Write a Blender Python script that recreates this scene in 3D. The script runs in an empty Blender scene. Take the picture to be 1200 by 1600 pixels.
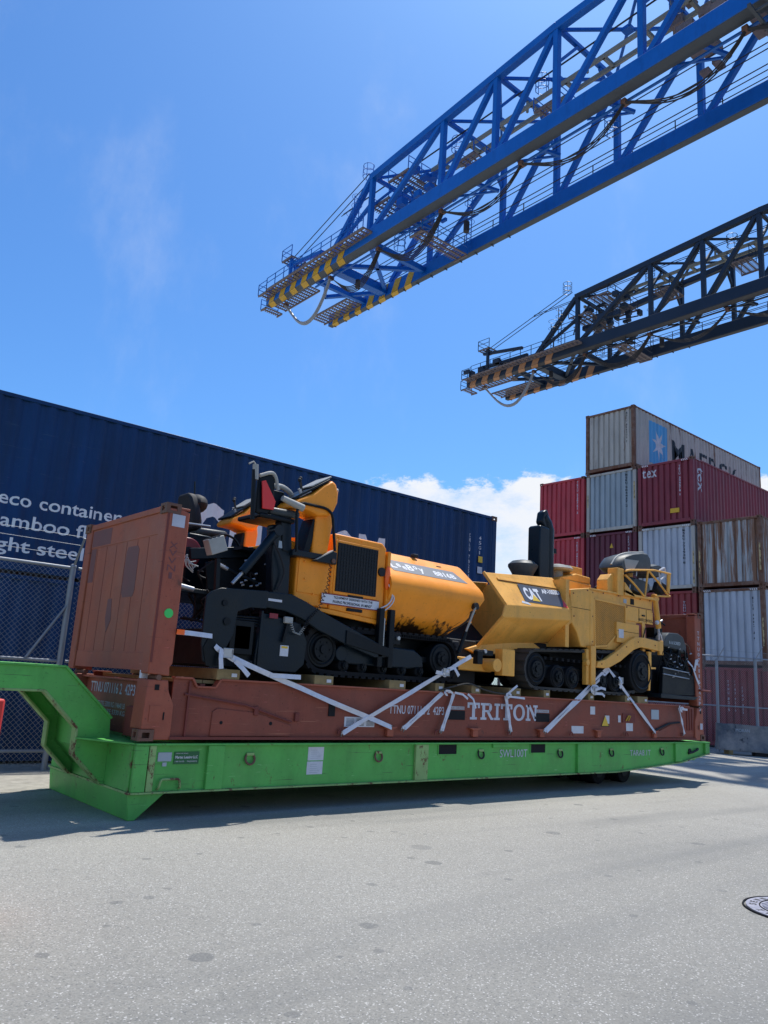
import bpy, bmesh, math, random
from mathutils import Vector, Matrix
random.seed(7)
R = math.radians
S = bpy.context.scene
C = S.collection

# ---------------------------------------------------------------- camera
cam = bpy.data.objects.new('camera', bpy.data.cameras.new('camera'))
C.objects.link(cam)
S.camera = cam
CAM = Vector((-3.683, -8.085, 1.553))
YAW, PITCH, ROLL = 0.7056, 0.21577, 0.06213
fw = Vector((math.sin(YAW) * math.cos(PITCH), math.cos(YAW) * math.cos(PITCH), math.sin(PITCH)))
rt = Vector((math.cos(YAW), -math.sin(YAW), 0))
up = rt.cross(fw)
r2 = rt * math.cos(ROLL) + up * math.sin(ROLL)
u2 = -rt * math.sin(ROLL) + up * math.cos(ROLL)
cam.matrix_world = Matrix(((r2.x, u2.x, -fw.x, CAM.x), (r2.y, u2.y, -fw.y, CAM.y), (r2.z, u2.z, -fw.z, CAM.z), (0, 0, 0, 1)))
cam.data.sensor_fit = 'VERTICAL'
cam.data.sensor_height = 36.0
cam.data.lens = 36.0 * 1217.1 / 1600.0
cam.data.clip_start = 0.05
cam.data.clip_end = 5000

# ---------------------------------------------------------------- light
SUN = Vector((0.372, 0.14, 0.94)).normalized()
sl = bpy.data.lights.new('sun', 'SUN')
sl.energy = 5.0
sl.angle = R(0.53)
sl.color = (1.0, 0.955, 0.88)
so = bpy.data.objects.new('sun', sl)
C.objects.link(so)
so.rotation_euler = SUN.to_track_quat('Z', 'Y').to_euler()
so.location = (0, 0, 60)
W = bpy.data.worlds.new('World')
S.world = W
W.use_nodes = True
nt = W.node_tree
nt.nodes.clear()


def wn(t, **k):
    n = nt.nodes.new(t)
    for a, b in k.items():
        setattr(n, a, b)
    return n


wo = wn('ShaderNodeOutputWorld')
bg = wn('ShaderNodeBackground')
sky = wn('ShaderNodeTexSky')
sky.sky_type = 'NISHITA'
sky.sun_disc = False
sky.sun_elevation = math.asin(SUN.z)
sky.sun_rotation = math.atan2(SUN.x, SUN.y)
sky.altitude = 0
sky.air_density = 1.0
sky.dust_density = 1.1
sky.ozone_density = 2.6
hs = wn('ShaderNodeHueSaturation')
hs.inputs['Saturation'].default_value = 1.12
hs.inputs['Value'].default_value = 1.0
nt.links.new(sky.outputs[0], hs.inputs['Color'])
tc = wn('ShaderNodeTexCoord')
# low cumulus bank: noise on the view direction, only near the horizon
mp = wn('ShaderNodeMapping')
mp.inputs['Scale'].default_value = (2.6, 2.6, 5.2)
mp.inputs['Location'].default_value = (5.3, 1.1, 2.0)
nt.links.new(tc.outputs['Generated'], mp.inputs[0])
SKYGAIN = (0.84, 1.34, 1.80)
ns = wn('ShaderNodeTexNoise')
ns.inputs['Scale'].default_value = 2.2
ns.inputs['Detail'].default_value = 9
ns.inputs['Roughness'].default_value = 0.66
nt.links.new(mp.outputs[0], ns.inputs['Vector'])
sp = wn('ShaderNodeSeparateXYZ')
nt.links.new(tc.outputs['Generated'], sp.inputs[0])


def wm(op, a, b=None, c=None):
    n = wn('ShaderNodeMath', operation=op)
    for i, v in enumerate((a, b, c)):
        if v is None:
            continue
        if isinstance(v, (int, float)):
            n.inputs[i].default_value = v
        else:
            nt.links.new(v, n.inputs[i])
    return n.outputs[0]


def wmr(v, a, b, c=0.0, d=1.0):
    n = wn('ShaderNodeMapRange', interpolation_type='SMOOTHSTEP')
    nt.links.new(v, n.inputs[0])
    for i, x in enumerate((a, b, c, d)):
        n.inputs[i + 1].default_value = x
    return n.outputs[0]


zz = sp.outputs['Z']
# the bank tops out near 15 degrees; its upper outline is roughened by the noise
edge = wm('ADD', zz, wm('MULTIPLY', wm('SUBTRACT', ns.outputs['Fac'], 0.5), -0.13))
bank = wmr(edge, 0.260, 0.250, 0.0, 1.0)
thin = wmr(ns.outputs['Fac'], 0.33, 0.56, 0.50, 1.0)
low = wmr(zz, 0.03, 0.24, 0.42, 1.0)
mask = wm('MULTIPLY', wm('MULTIPLY', bank, thin), low)
# faint high wisps
mp2 = wn('ShaderNodeMapping')
mp2.inputs['Scale'].default_value = (3.0, 3.0, 0.9)
mp2.inputs['Rotation'].default_value = (0.0, 0.25, 0.4)
mp2.inputs['Location'].default_value = (1.3, 0.2, 0.0)
nt.links.new(tc.outputs['Generated'], mp2.inputs[0])
ns2 = wn('ShaderNodeTexNoise')
ns2.inputs['Scale'].default_value = 1.7
ns2.inputs['Detail'].default_value = 7
ns2.inputs['Roughness'].default_value = 0.62
nt.links.new(mp2.outputs[0], ns2.inputs['Vector'])
wisp = wmr(ns2.outputs['Fac'], 0.52, 0.85, 0.0, 0.22)
mask2 = wm('MAXIMUM', mask, wisp)
mx = wn('ShaderNodeMix', data_type='RGBA')
nt.links.new(mask2, mx.inputs[0])
gn = wn('ShaderNodeMix', data_type='RGBA', blend_type='MULTIPLY')
gn.inputs[0].default_value = 1
nt.links.new(hs.outputs[0], gn.inputs[6])
gn.inputs[7].default_value = (*SKYGAIN, 1)
nt.links.new(gn.outputs[2], mx.inputs[6])
mx.inputs[7].default_value = (9.0, 9.3, 9.8, 1)
nt.links.new(mx.outputs[2], bg.inputs[0])
bg.inputs[1].default_value = 0.10
nt.links.new(bg.outputs[0], wo.inputs[0])
S.view_settings.view_transform = 'Standard'
S.view_settings.look = 'None'
S.view_settings.exposure = 0.0
S.view_settings.gamma = 1.0
S.view_settings.use_curve_mapping = False
S.cycles.max_bounces = 6


# ---------------------------------------------------------------- materials
def mat_base(name):
    m = bpy.data.materials.new(name)
    m.use_nodes = True
    t = m.node_tree
    b = t.nodes['Principled BSDF']
    return m, t, b


def paint(name, rgb, rough=0.5, var=0.12, rust=0.0, rustcol=(0.13, 0.055, 0.03), streak=False, metal=0.0,
          scale=3.0, bump=0.15, dust=0.0, dustcol=(0.32, 0.28, 0.24), rustscale=6.0, fine=40.0, spec=0.35, scratch=0.0, scol=(0.05, 0.04, 0.035), tar=False, grime=0.0, rz=0.22):
    m, t, b = mat_base(name)
    N, Lk = t.nodes, t.links
    tcn = N.new('ShaderNodeTexCoord')
    mpn = N.new('ShaderNodeMapping')
    mpn.inputs['Scale'].default_value = (1, 1, 0.18) if streak else (1, 1, 1)
    Lk.new(tcn.outputs['Object'], mpn.inputs[0])
    n1 = N.new('ShaderNodeTexNoise')
    n1.inputs['Scale'].default_value = scale
    n1.inputs['Detail'].default_value = 8
    n1.inputs['Roughness'].default_value = 0.62
    Lk.new(mpn.outputs[0], n1.inputs['Vector'])
    mr = N.new('ShaderNodeMapRange')
    mr.inputs[1].default_value = 0.3
    mr.inputs[2].default_value = 0.7
    mr.inputs[3].default_value = 1 - var
    mr.inputs[4].default_value = 1 + var
    Lk.new(n1.outputs['Fac'], mr.inputs[0])
    mul = N.new('ShaderNodeMix')
    mul.data_type = 'RGBA'
    mul.blend_type = 'MULTIPLY'
    mul.inputs[0].default_value = 1
    mul.inputs[6].default_value = (*rgb, 1)
    Lk.new(mr.outputs[0], mul.inputs[7])
    col = mul.outputs[2]
    if dust > 0:
        nd = N.new('ShaderNodeTexNoise')
        nd.inputs['Scale'].default_value = scale * 0.7
        nd.inputs['Detail'].default_value = 10
        nd.inputs['Roughness'].default_value = 0.7
        Lk.new(tcn.outputs['Object'], nd.inputs['Vector'])
        rd = N.new('ShaderNodeMapRange')
        rd.inputs[1].default_value = 0.42
        rd.inputs[2].default_value = 0.72
        rd.inputs[3].default_value = 0
        rd.inputs[4].default_value = dust
        Lk.new(nd.outputs['Fac'], rd.inputs[0])
        mxd = N.new('ShaderNodeMix')
        mxd.data_type = 'RGBA'
        Lk.new(rd.outputs[0], mxd.inputs[0])
        Lk.new(col, mxd.inputs[6])
        mxd.inputs[7].default_value = (*dustcol, 1)
        col = mxd.outputs[2]
    rfac = None
    if rust > 0:
        n2 = N.new('ShaderNodeTexNoise')
        n2.inputs['Scale'].default_value = rustscale
        n2.inputs['Detail'].default_value = 12
        n2.inputs['Roughness'].default_value = 0.75
        mp3 = N.new('ShaderNodeMapping')
        mp3.inputs['Scale'].default_value = (1, 1, rz) if streak else (1, 1, 0.7)
        mp3.inputs['Location'].default_value = (3.1, 1.7, 0.4)
        Lk.new(tcn.outputs['Object'], mp3.inputs[0])
        Lk.new(mp3.outputs[0], n2.inputs['Vector'])
        r2n = N.new('ShaderNodeMapRange')
        th = 0.70 - 0.22 * rust
        r2n.inputs[1].default_value = th
        r2n.inputs[2].default_value = th + 0.07
        Lk.new(n2.outputs['Fac'], r2n.inputs[0])
        rfac = r2n.outputs[0]
        mx2 = N.new('ShaderNodeMix')
        mx2.data_type = 'RGBA'
        Lk.new(rfac, mx2.inputs[0])
        Lk.new(col, mx2.inputs[6])
        mx2.inputs[7].default_value = (*rustcol, 1)
        col = mx2.outputs[2]
    def layer(vec_scale, sc, lo, hi, amt, c2, det=6, rough_=0.65, loc=(0, 0, 0), extra=None, rot=(0, 0, 0)):
        nonlocal col
        mp4 = N.new('ShaderNodeMapping')
        mp4.inputs['Scale'].default_value = vec_scale
        mp4.inputs['Location'].default_value = loc
        mp4.inputs['Rotation'].default_value = rot
        Lk.new(tcn.outputs['Object'], mp4.inputs[0])
        nn_ = N.new('ShaderNodeTexNoise')
        nn_.inputs['Scale'].default_value = sc
        nn_.inputs['Detail'].default_value = det
        nn_.inputs['Roughness'].default_value = rough_
        Lk.new(mp4.outputs[0], nn_.inputs['Vector'])
        src = nn_.outputs['Fac']
        if extra is not None:
            ad_ = N.new('ShaderNodeMath'); ad_.operation = 'ADD'
            Lk.new(src, ad_.inputs[0]); Lk.new(extra, ad_.inputs[1]); src = ad_.outputs[0]
        q_ = N.new('ShaderNodeMapRange')
        Lk.new(src, q_.inputs[0])
        for i_, x_ in enumerate((lo, hi, 0, amt)): q_.inputs[i_ + 1].default_value = x_
        w_ = N.new('ShaderNodeMix'); w_.data_type = 'RGBA'
        Lk.new(q_.outputs[0], w_.inputs[0]); Lk.new(col, w_.inputs[6]); w_.inputs[7].default_value = (*c2, 1)
        col = w_.outputs[2]
    if grime:
        layer((1, 1, 0.35), 2.4, 0.50, 0.72, grime, (rgb[0] * 0.35, rgb[1] * 0.35, rgb[2] * 0.4), 10, 0.7, (2, 5, 1))
        layer((1, 1, 1), 38.0, 0.66, 0.72, min(1, grime * 1.4), (rgb[0] * 0.2, rgb[1] * 0.2, rgb[2] * 0.3), 3, 0.5)
    if scratch:
        layer((0.35, 1, 14), 3.2, 0.66, 0.70, scratch, scol, 5, 0.6, (1, 2, 3))
        layer((0.8, 1, 9), 6.0, 0.68, 0.71, scratch, (min(1, rgb[0] * 2 + .1), min(1, rgb[1] * 1.3 + .08), rgb[2] * 2 + .08), 5, 0.6, (7, 2, 1), rot=(0, 0.5, 0))
    if tar:
        sp_ = N.new('ShaderNodeSeparateXYZ'); Lk.new(tcn.outputs['Object'], sp_.inputs[0])
        zr = N.new('ShaderNodeMapRange'); Lk.new(sp_.outputs['Z'], zr.inputs[0])
        for i_, x_ in enumerate((0.66, 1.12, 0.20, -0.30)): zr.inputs[i_ + 1].default_value = x_
        layer((1.0, 1.0, 0.42), 5.5, 0.52, 0.60, 0.97, (0.010, 0.007, 0.005), 6, 0.62, (0.4, 0, 0.2), zr.outputs[0])
    Lk.new(col, b.inputs['Base Color'])
    b.inputs['Metallic'].default_value = metal
    b.inputs['Specular IOR Level'].default_value = spec
    rr = N.new('ShaderNodeMapRange')
    rr.inputs[1].default_value = 0.3
    rr.inputs[2].default_value = 0.7
    rr.inputs[3].default_value = max(0.05, rough - 0.1)
    rr.inputs[4].default_value = min(1, rough + 0.12)
    Lk.new(n1.outputs['Fac'], rr.inputs[0])
    Lk.new(rr.outputs[0], b.inputs['Roughness'])
    if bump:
        n3 = N.new('ShaderNodeTexNoise')
        n3.inputs['Scale'].default_value = fine
        n3.inputs['Detail'].default_value = 4
        Lk.new(tcn.outputs['Object'], n3.inputs['Vector'])
        bp = N.new('ShaderNodeBump')
        bp.inputs['Strength'].default_value = bump
        bp.inputs['Distance'].default_value = 0.01
        Lk.new(n3.outputs['Fac'], bp.inputs['Height'])
        Lk.new(bp.outputs[0], b.inputs['Normal'])
    return m


def plain(name, rgb, rough=0.6, metal=0.0):
    m, t, b = mat_base(name)
    b.inputs['Base Color'].default_value = (*rgb, 1)
    b.inputs['Roughness'].default_value = rough
    b.inputs['Metallic'].default_value = metal
    return m


MT = {}


def M_(k, *a, **kw):
    MT[k] = paint(k, *a, **kw)


M_('green_paint', (0.098, 0.43, 0.085), rough=0.5, var=0.18, rust=0.42, rustscale=7, dust=0.35, dustcol=(0.16, 0.40, 0.12), scale=2.0, scratch=0.75, grime=0.35)
M_('worn_green_edge', (0.26, 0.42, 0.15), rough=0.6, var=0.2, rust=0.75, rustscale=9)
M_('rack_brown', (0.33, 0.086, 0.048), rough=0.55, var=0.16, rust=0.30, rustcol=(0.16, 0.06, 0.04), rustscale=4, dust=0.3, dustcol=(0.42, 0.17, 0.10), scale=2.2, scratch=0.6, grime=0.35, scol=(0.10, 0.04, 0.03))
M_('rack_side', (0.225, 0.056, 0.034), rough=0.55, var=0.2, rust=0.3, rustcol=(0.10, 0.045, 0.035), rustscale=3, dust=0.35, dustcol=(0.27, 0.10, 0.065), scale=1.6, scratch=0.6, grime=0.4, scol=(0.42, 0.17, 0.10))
M_('rack_brown_dark', (0.17, 0.04, 0.03), rough=0.6, var=0.15, rust=0.2)
M_('casting_steel', (0.16, 0.085, 0.06), rough=0.7, var=0.25, rust=0.6)
M_('blue_container', (0.004, 0.034, 0.115), rough=0.42, var=0.38, streak=True, rust=0.06, dust=0.12, dustcol=(0.012, 0.06, 0.16), scale=1.6, spec=0.2, scratch=0.35, scol=(0.06, 0.11, 0.17))
M_('maroon_container', (0.20, 0.028, 0.046), rough=0.5, var=0.2, streak=True, rust=0.14, dust=0.25, dustcol=(0.26, 0.07, 0.07), grime=0.35)
M_('dark_maroon_container', (0.115, 0.022, 0.040), rough=0.5, var=0.2, streak=True, rust=0.14, dust=0.2, dustcol=(0.16, 0.06, 0.07), grime=0.35)
M_('red_container', (0.44, 0.045, 0.062), rough=0.5, var=0.2, streak=True, rust=0.12, dust=0.2, dustcol=(0.42, 0.11, 0.10), grime=0.35)
M_('brick_red_container', (0.25, 0.032, 0.036), rough=0.5, var=0.2, streak=True, rust=0.2, dust=0.25, dustcol=(0.30, 0.09, 0.08), grime=0.35)
M_('grey_container', (0.42, 0.40, 0.36), rough=0.55, var=0.18, streak=True, rust=0.62, rustscale=5, rz=0.08, grime=0.3)
M_('blue_grey_container', (0.29, 0.35, 0.39), rough=0.5, var=0.15, streak=True, rust=0.16, rustscale=4, rz=0.10, grime=0.28)
M_('pale_grey_container', (0.42, 0.46, 0.52), rough=0.5, var=0.14, streak=True, rust=0.2, rustscale=4, rz=0.10, grime=0.28)
M_('rusty_container', (0.40, 0.42, 0.43), rough=0.75, var=0.25, streak=True, rust=1.15, rustcol=(0.22, 0.115, 0.07), rustscale=5.5, rz=0.045, grime=0.3)
M_('rusty_post', (0.16, 0.075, 0.045), rough=0.75, var=0.3, rust=0.9, dust=0.5, dustcol=(0.28, 0.24, 0.22))
M_('crane_blue', (0.002, 0.12, 0.48), rough=0.42, var=0.10, rust=0.08, scale=0.4, fine=8, bump=0.05, grime=0.3)
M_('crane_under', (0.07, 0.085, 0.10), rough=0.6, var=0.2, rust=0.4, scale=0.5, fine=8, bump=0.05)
M_('crane_dark', (0.014, 0.028, 0.052), rough=0.5, var=0.2, rust=0.15, scale=0.4, fine=8, bump=0.05)
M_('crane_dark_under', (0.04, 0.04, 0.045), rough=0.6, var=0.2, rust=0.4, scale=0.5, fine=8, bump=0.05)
M_('stripe_yellow', (0.60, 0.36, 0.03), rough=0.5, var=0.15, rust=0.2, scale=0.8, bump=0)
M_('stripe_orange', (0.42, 0.21, 0.10), rough=0.6, var=0.15, rust=0.2, scale=0.8, bump=0)
M_('grating', (0.20, 0.16, 0.15), rough=0.7, var=0.2, rust=0.5, bump=0)
M_('olive_beam', (0.26, 0.26, 0.21), rough=0.6, var=0.15, scale=0.5, bump=0)
M_('rope', (0.03, 0.03, 0.035), rough=0.7, var=0.1, bump=0)
M_('orange_paint', (0.96, 0.32, 0.018), rough=0.42, var=0.07, rust=0.05, dust=0.04, dustcol=(0.45, 0.25, 0.10), bump=0.04, grime=0.22)
M_('orange_tar', (0.96, 0.32, 0.018), rough=0.42, var=0.07, rust=0.05, dust=0.04, dustcol=(0.45, 0.25, 0.10), bump=0.04, grime=0.22, tar=True)
M_('machine_yellow', (0.88, 0.43, 0.075), rough=0.45, var=0.08, rust=0.10, rustcol=(0.20, 0.12, 0.05), dust=0.35, dustcol=(0.60, 0.34, 0.10), bump=0.05, grime=0.45, scratch=0.3)
M_('black_paint', (0.003, 0.006, 0.009), rough=0.42, var=0.3, dust=0.30, dustcol=(0.013, 0.020, 0.027), scale=3.5, spec=0.2)
M_('navy_paint', (0.003, 0.010, 0.017), rough=0.35, var=0.25, dust=0.25, dustcol=(0.010, 0.022, 0.032), spec=0.25)
M_('rubber', (0.008, 0.009, 0.011), rough=0.8, var=0.3, dust=0.5, dustcol=(0.025, 0.026, 0.028), scale=6, spec=0.2)
M_('dusty_rubber', (0.045, 0.044, 0.042), rough=0.85, var=0.3, dust=0.6, dustcol=(0.08, 0.075, 0.068), scale=6)
M_('seat_vinyl', (0.05, 0.06, 0.065), rough=0.42, var=0.15, dust=0.4, dustcol=(0.16, 0.17, 0.17), spec=0.2)
M_('seat_grey', (0.34, 0.34, 0.31), rough=0.55, var=0.15, dust=0.2)
M_('steel', (0.42, 0.43, 0.44), rough=0.35, var=0.15, metal=0.6)
M_('galvanised', (0.27, 0.29, 0.32), rough=0.5, var=0.15, metal=0.35)
M_('strap', (0.62, 0.64, 0.70), rough=0.7, var=0.10, dust=0.12, dustcol=(0.42, 0.40, 0.38), scale=9)
M_('wood', (0.26, 0.19, 0.085), rough=0.8, var=0.25, dust=0.3, dustcol=(0.15, 0.11, 0.06), scale=8)
M_('concrete', (0.10, 0.115, 0.135), rough=0.85, var=0.3, dust=0.9, dustcol=(0.40, 0.36, 0.31), rust=0.5, rustcol=(0.035, 0.04, 0.05), rustscale=3, scale=1.5, scratch=0.6, scol=(0.35, 0.33, 0.30))
M_('barrier_red', (0.60, 0.04, 0.03), rough=0.5, var=0.1)
M_('barrier_orange', (0.80, 0.16, 0.05), rough=0.5, var=0.1)
M_('cast_iron', (0.30, 0.30, 0.35), rough=0.5, var=0.2, metal=0.3, scale=20)
M_('paper', (0.60, 0.62, 0.66), rough=0.7, var=0.08, dust=0.15, scale=14, bump=0)
M_('faded_patch', (0.17, 0.065, 0.065), rough=0.6, var=0.2)
MT['white'] = plain('white', (0.66, 0.67, 0.70))
MT['offwhite'] = paint('offwhite', (0.52, 0.54, 0.60), rough=0.6, var=0.15, rust=0.25, rustcol=(0.20, 0.22, 0.27), rustscale=9, bump=0)
MT['letter_white'] = paint('letter_white', (0.74, 0.76, 0.80), rough=0.6, var=0.08, rust=0.12, rustcol=(0.25, 0.28, 0.34), rustscale=9, bump=0)
MT['black'] = plain('black', (0.008, 0.009, 0.012), 0.7)
MT['void'] = plain('void', (0.004, 0.005, 0.007), 0.9)
MT['grey_band'] = plain('grey_band', (0.17, 0.18, 0.19), 0.45)
MT['charcoal_band'] = plain('charcoal_band', (0.060, 0.066, 0.085), 0.45)
MT['red'] = plain('red', (0.70, 0.02, 0.02), 0.35)
MT['dark_red'] = plain('dark_red', (0.22, 0.006, 0.02), 0.4)
MT['hot_orange'] = plain('hot_orange', (0.95, 0.14, 0.01), 0.35)
MT['lime'] = plain('lime', (0.05, 0.62, 0.12), 0.5)
MT['yellow'] = plain('yellow', (0.70, 0.45, 0.03), 0.5)
MT['sky_blue'] = paint('sky_blue', (0.08, 0.34, 0.62), rough=0.5, var=0.15, streak=True, rust=0.3, rustscale=3, bump=0)
MT['letter_dark'] = paint('letter_dark', (0.012, 0.02, 0.03), rough=0.5, var=0.2, rust=0.1, bump=0)
MT['sticker_cream'] = paint('sticker_cream', (0.50, 0.38, 0.19), rough=0.6, var=0.3, rust=0.9, rustcol=(0.10, 0.07, 0.05), rustscale=9, bump=0)
MT['dark_green'] = plain('dark_green', (0.012, 0.12, 0.035), 0.5)
MT['pale_sticker'] = plain('pale_sticker', (0.36, 0.42, 0.46), 0.5)
MT['tar'] = plain('tar', (0.012, 0.009, 0.008), 0.6)


# ---------------------------------------------------------------- mesh helpers
class M:
    def __init__(s):
        s.v = []
        s.f = []
        s.g = []

    def add(s, vs, fs):
        o = len(s.v)
        s.g.append((o, len(s.f)))
        s.v += [tuple(v) for v in vs]
        s.f += [tuple(i + o for i in f) for f in fs]
        return s

    def box(s, x0, x1, y0, y1, z0, z1):
        if x0 > x1: x0, x1 = x1, x0
        if y0 > y1: y0, y1 = y1, y0
        if z0 > z1: z0, z1 = z1, z0
        return s.add([(x0, y0, z0), (x1, y0, z0), (x1, y1, z0), (x0, y1, z0), (x0, y0, z1), (x1, y0, z1), (x1, y1, z1), (x0, y1, z1)],
                     [(0, 3, 2, 1), (4, 5, 6, 7), (0, 1, 5, 4), (1, 2, 6, 5), (2, 3, 7, 6), (3, 0, 4, 7)])

    def loft(s, rings, caps=True, closed=True):
        n = len(rings[0])
        vs = [p for r in rings for p in r]
        fs = []
        m = n if closed else n - 1
        for k in range(len(rings) - 1):
            for i in range(m):
                j = (i + 1) % n
                fs.append((k * n + i, k * n + j, (k + 1) * n + j, (k + 1) * n + i))
        if caps:
            fs.append(tuple(range(n - 1, -1, -1)))
            fs.append(tuple((len(rings) - 1) * n + i for i in range(n)))
        return s.add(vs, fs)

    def xz(s, pts, y0, y1):
        return s.loft([[(x, y0, z) for x, z in pts], [(x, y1, z) for x, z in pts]])

    def yz(s, pts, x0, x1):
        return s.loft([[(x0, y, z) for y, z in pts], [(x1, y, z) for y, z in pts]])

    def xy(s, pts, z0, z1):
        return s.loft([[(x, y, z0) for x, y in pts], [(x, y, z1) for x, y in pts]])

    def bar(s, p, q, w, h=None, upv=(0, 0, 1)):
        h = h or w
        p, q = Vector(p), Vector(q)
        d = (q - p).normalized()
        u = Vector(upv)
        if abs(d.dot(u)) > 0.98: u = Vector((1, 0, 0))
        a = d.cross(u).normalized() * w / 2
        b = a.cross(d).normalized() * h / 2
        return s.loft([[o + a + b, o - a + b, o - a - b, o + a - b] for o in (p, q)])

    def tube(s, pts, r, n=8, closed=False):
        pts = [Vector(p) for p in pts]
        rings = []
        a = None
        for i, p in enumerate(pts):
            if closed:
                d = pts[(i + 1) % len(pts)] - pts[i - 1]
            else:
                d = pts[min(i + 1, len(pts) - 1)] - pts[max(i - 1, 0)]
            d.normalize()
            if a is None:
                t = Vector((0, 0, 1)) if abs(d.z) < 0.9 else Vector((1, 0, 0))
                a = d.cross(t).normalized()
            a = (a - d * a.dot(d)).normalized()
            b = d.cross(a)
            rr = r[i] if isinstance(r, (list, tuple)) else r
            rings.append([p + (a * math.cos(2 * math.pi * k / n) + b * math.sin(2 * math.pi * k / n)) * rr for k in range(n)])
        if closed:
            rings.append(rings[0])
        return s.loft(rings, caps=not closed)

    def cyl(s, p, q, r, n=20, r2=None):
        p, q = Vector(p), Vector(q)
        return s.tube([p, q], [r, r if r2 is None else r2], n)

    def slab(s, pts, t):
        pts = [Vector(p) for p in pts]
        nrm = Vector((0, 0, 0))
        for i in range(len(pts)):
            a, b = pts[i] - pts[0], pts[(i + 1) % len(pts)] - pts[0]
            nrm += a.cross(b)
        nrm.normalize()
        return s.loft([pts, [p + nrm * t for p in pts]])

    def sphere(s, c, rx, ry=None, rz=None, n=16, m=10):
        ry = ry or rx
        rz = rz or rx
        rings = []
        for k in range(m + 1):
            t = math.pi * k / m
            t = min(max(t, 0.02), math.pi - 0.02)
            rings.append([(c[0] + rx * math.sin(t) * math.cos(2 * math.pi * i / n), c[1] + ry * math.sin(t) * math.sin(2 * math.pi * i / n), c[2] - rz * math.cos(t)) for i in range(n)])
        return s.loft(rings)


def ends(pts, r=0.08, n=5):
    """round the corners of a polyline"""
    pts = [Vector(p) for p in pts]
    out = [pts[0]]
    for i in range(1, len(pts) - 1):
        a, b, c = pts[i - 1], pts[i], pts[i + 1]
        ra = min(r, (b - a).length * 0.45)
        rc = min(r, (c - b).length * 0.45)
        p0 = b + (a - b).normalized() * ra
        p1 = b + (c - b).normalized() * rc
        for k in range(n + 1):
            t = k / n
            out.append(p0 * (1 - t) ** 2 + b * 2 * t * (1 - t) + p1 * t * t)
    out.append(pts[-1])
    return out


def woff(o):
    v = Vector((0, 0, 0))
    while o is not None:
        v += o.location
        o = o.parent
    return v


def finish(me, smooth=True):
    if smooth:
        me.polygons.foreach_set('use_smooth', [True] * len(me.polygons))
        me.set_sharp_from_angle(angle=R(32))


SPLIT = set("""knee_brace wind_bracing door_leaf wall_band paint_patch bolt_hole pin_hole tip_bracing flood_light tip_gantry
hydraulic_pipes latch red_border box_slot grille_frame leg_plate panel_gap lower_panel rear_leg kick_plate bolt hose_fittings hoses
belt_lugs track_guard chord_lugs slot exhaust_bracket hitch sheave_machinery trolley_machinery tip_equipment monorail_ties loose_cable
control_lever post_sticker neck_belly neck_top_plate neck_flange bottom_flange top_rail wing_flange pocket_rim rear_platform
engine_housing hood lift_cylinder screed_controls tar_streak panel_trim hazard_stripe cross_walkway lashing_bracket rib""".split())
SINGULAR = {'hoses': 'hose', 'hydraulic_pipes': 'hydraulic_pipe', 'hose_fittings': 'hose_fitting', 'belt_lugs': 'belt_lug', 'chord_lugs': 'chord_lug', 'monorail_ties': 'monorail_tie'}
STUFF = set('walkway platform tip_platform tip_lookout handrail caged_ladder grille_wire hazard_marks barbed_wire chord_lifeline tar_splash print'.split())


def part(name, m, mat, parent=None, bevel=0.0, smooth=True, label=None, kind=None, local=False):
    if name in STUFF: kind = 'stuff'
    if name in SPLIT and len(m.g) > 1:
        first = None
        for i, (a, b) in enumerate(m.g):
            a2, b2 = m.g[i + 1] if i + 1 < len(m.g) else (len(m.v), len(m.f))
            k = M()
            k.add(m.v[a:a2], [tuple(j - a for j in f) for f in m.f[b:b2]])
            o = part(SINGULAR.get(name, name), k, mat, parent, bevel, smooth, label, kind, local)
            first = first or o
        return first
    me = bpy.data.meshes.new(name)
    off = Vector((0, 0, 0)) if local else woff(parent)
    me.from_pydata([(v[0] - off.x, v[1] - off.y, v[2] - off.z) for v in m.v], [], m.f)
    bm = bmesh.new()
    bm.from_mesh(me)
    bmesh.ops.recalc_face_normals(bm, faces=bm.faces)
    bm.to_mesh(me)
    bm.free()
    me.materials.append(MT[mat] if isinstance(mat, str) else mat)
    finish(me, smooth)
    o = bpy.data.objects.new(name, me)
    C.objects.link(o)
    if parent: o.parent = parent
    if label: o['label'] = label
    if kind: o['kind'] = kind
    if bevel:
        b = o.modifiers.new('bevel', 'BEVEL')
        b.width = bevel
        b.segments = 2
        b.limit_method = 'ANGLE'
        b.angle_limit = R(35)
    return o


def like(src, parent, loc=(0, 0, 0), rot=(0, 0, 0), name=None):
    o = src.copy()
    C.objects.link(o)
    o.parent = parent
    o.location = loc
    o.rotation_euler = rot
    return o


def thing(name, label, cat, loc=(0, 0, 0), group=None):
    o = bpy.data.objects.new(name, None)
    C.objects.link(o)
    o.location = loc
    o.empty_display_size = 0.2
    o['label'] = label
    o['category'] = cat
    if group: o['group'] = group
    return o


def tag(o, label, cat, group=None):
    o['label'] = label
    o['category'] = cat
    if group: o['group'] = group
    return o


_fc = {}


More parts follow.
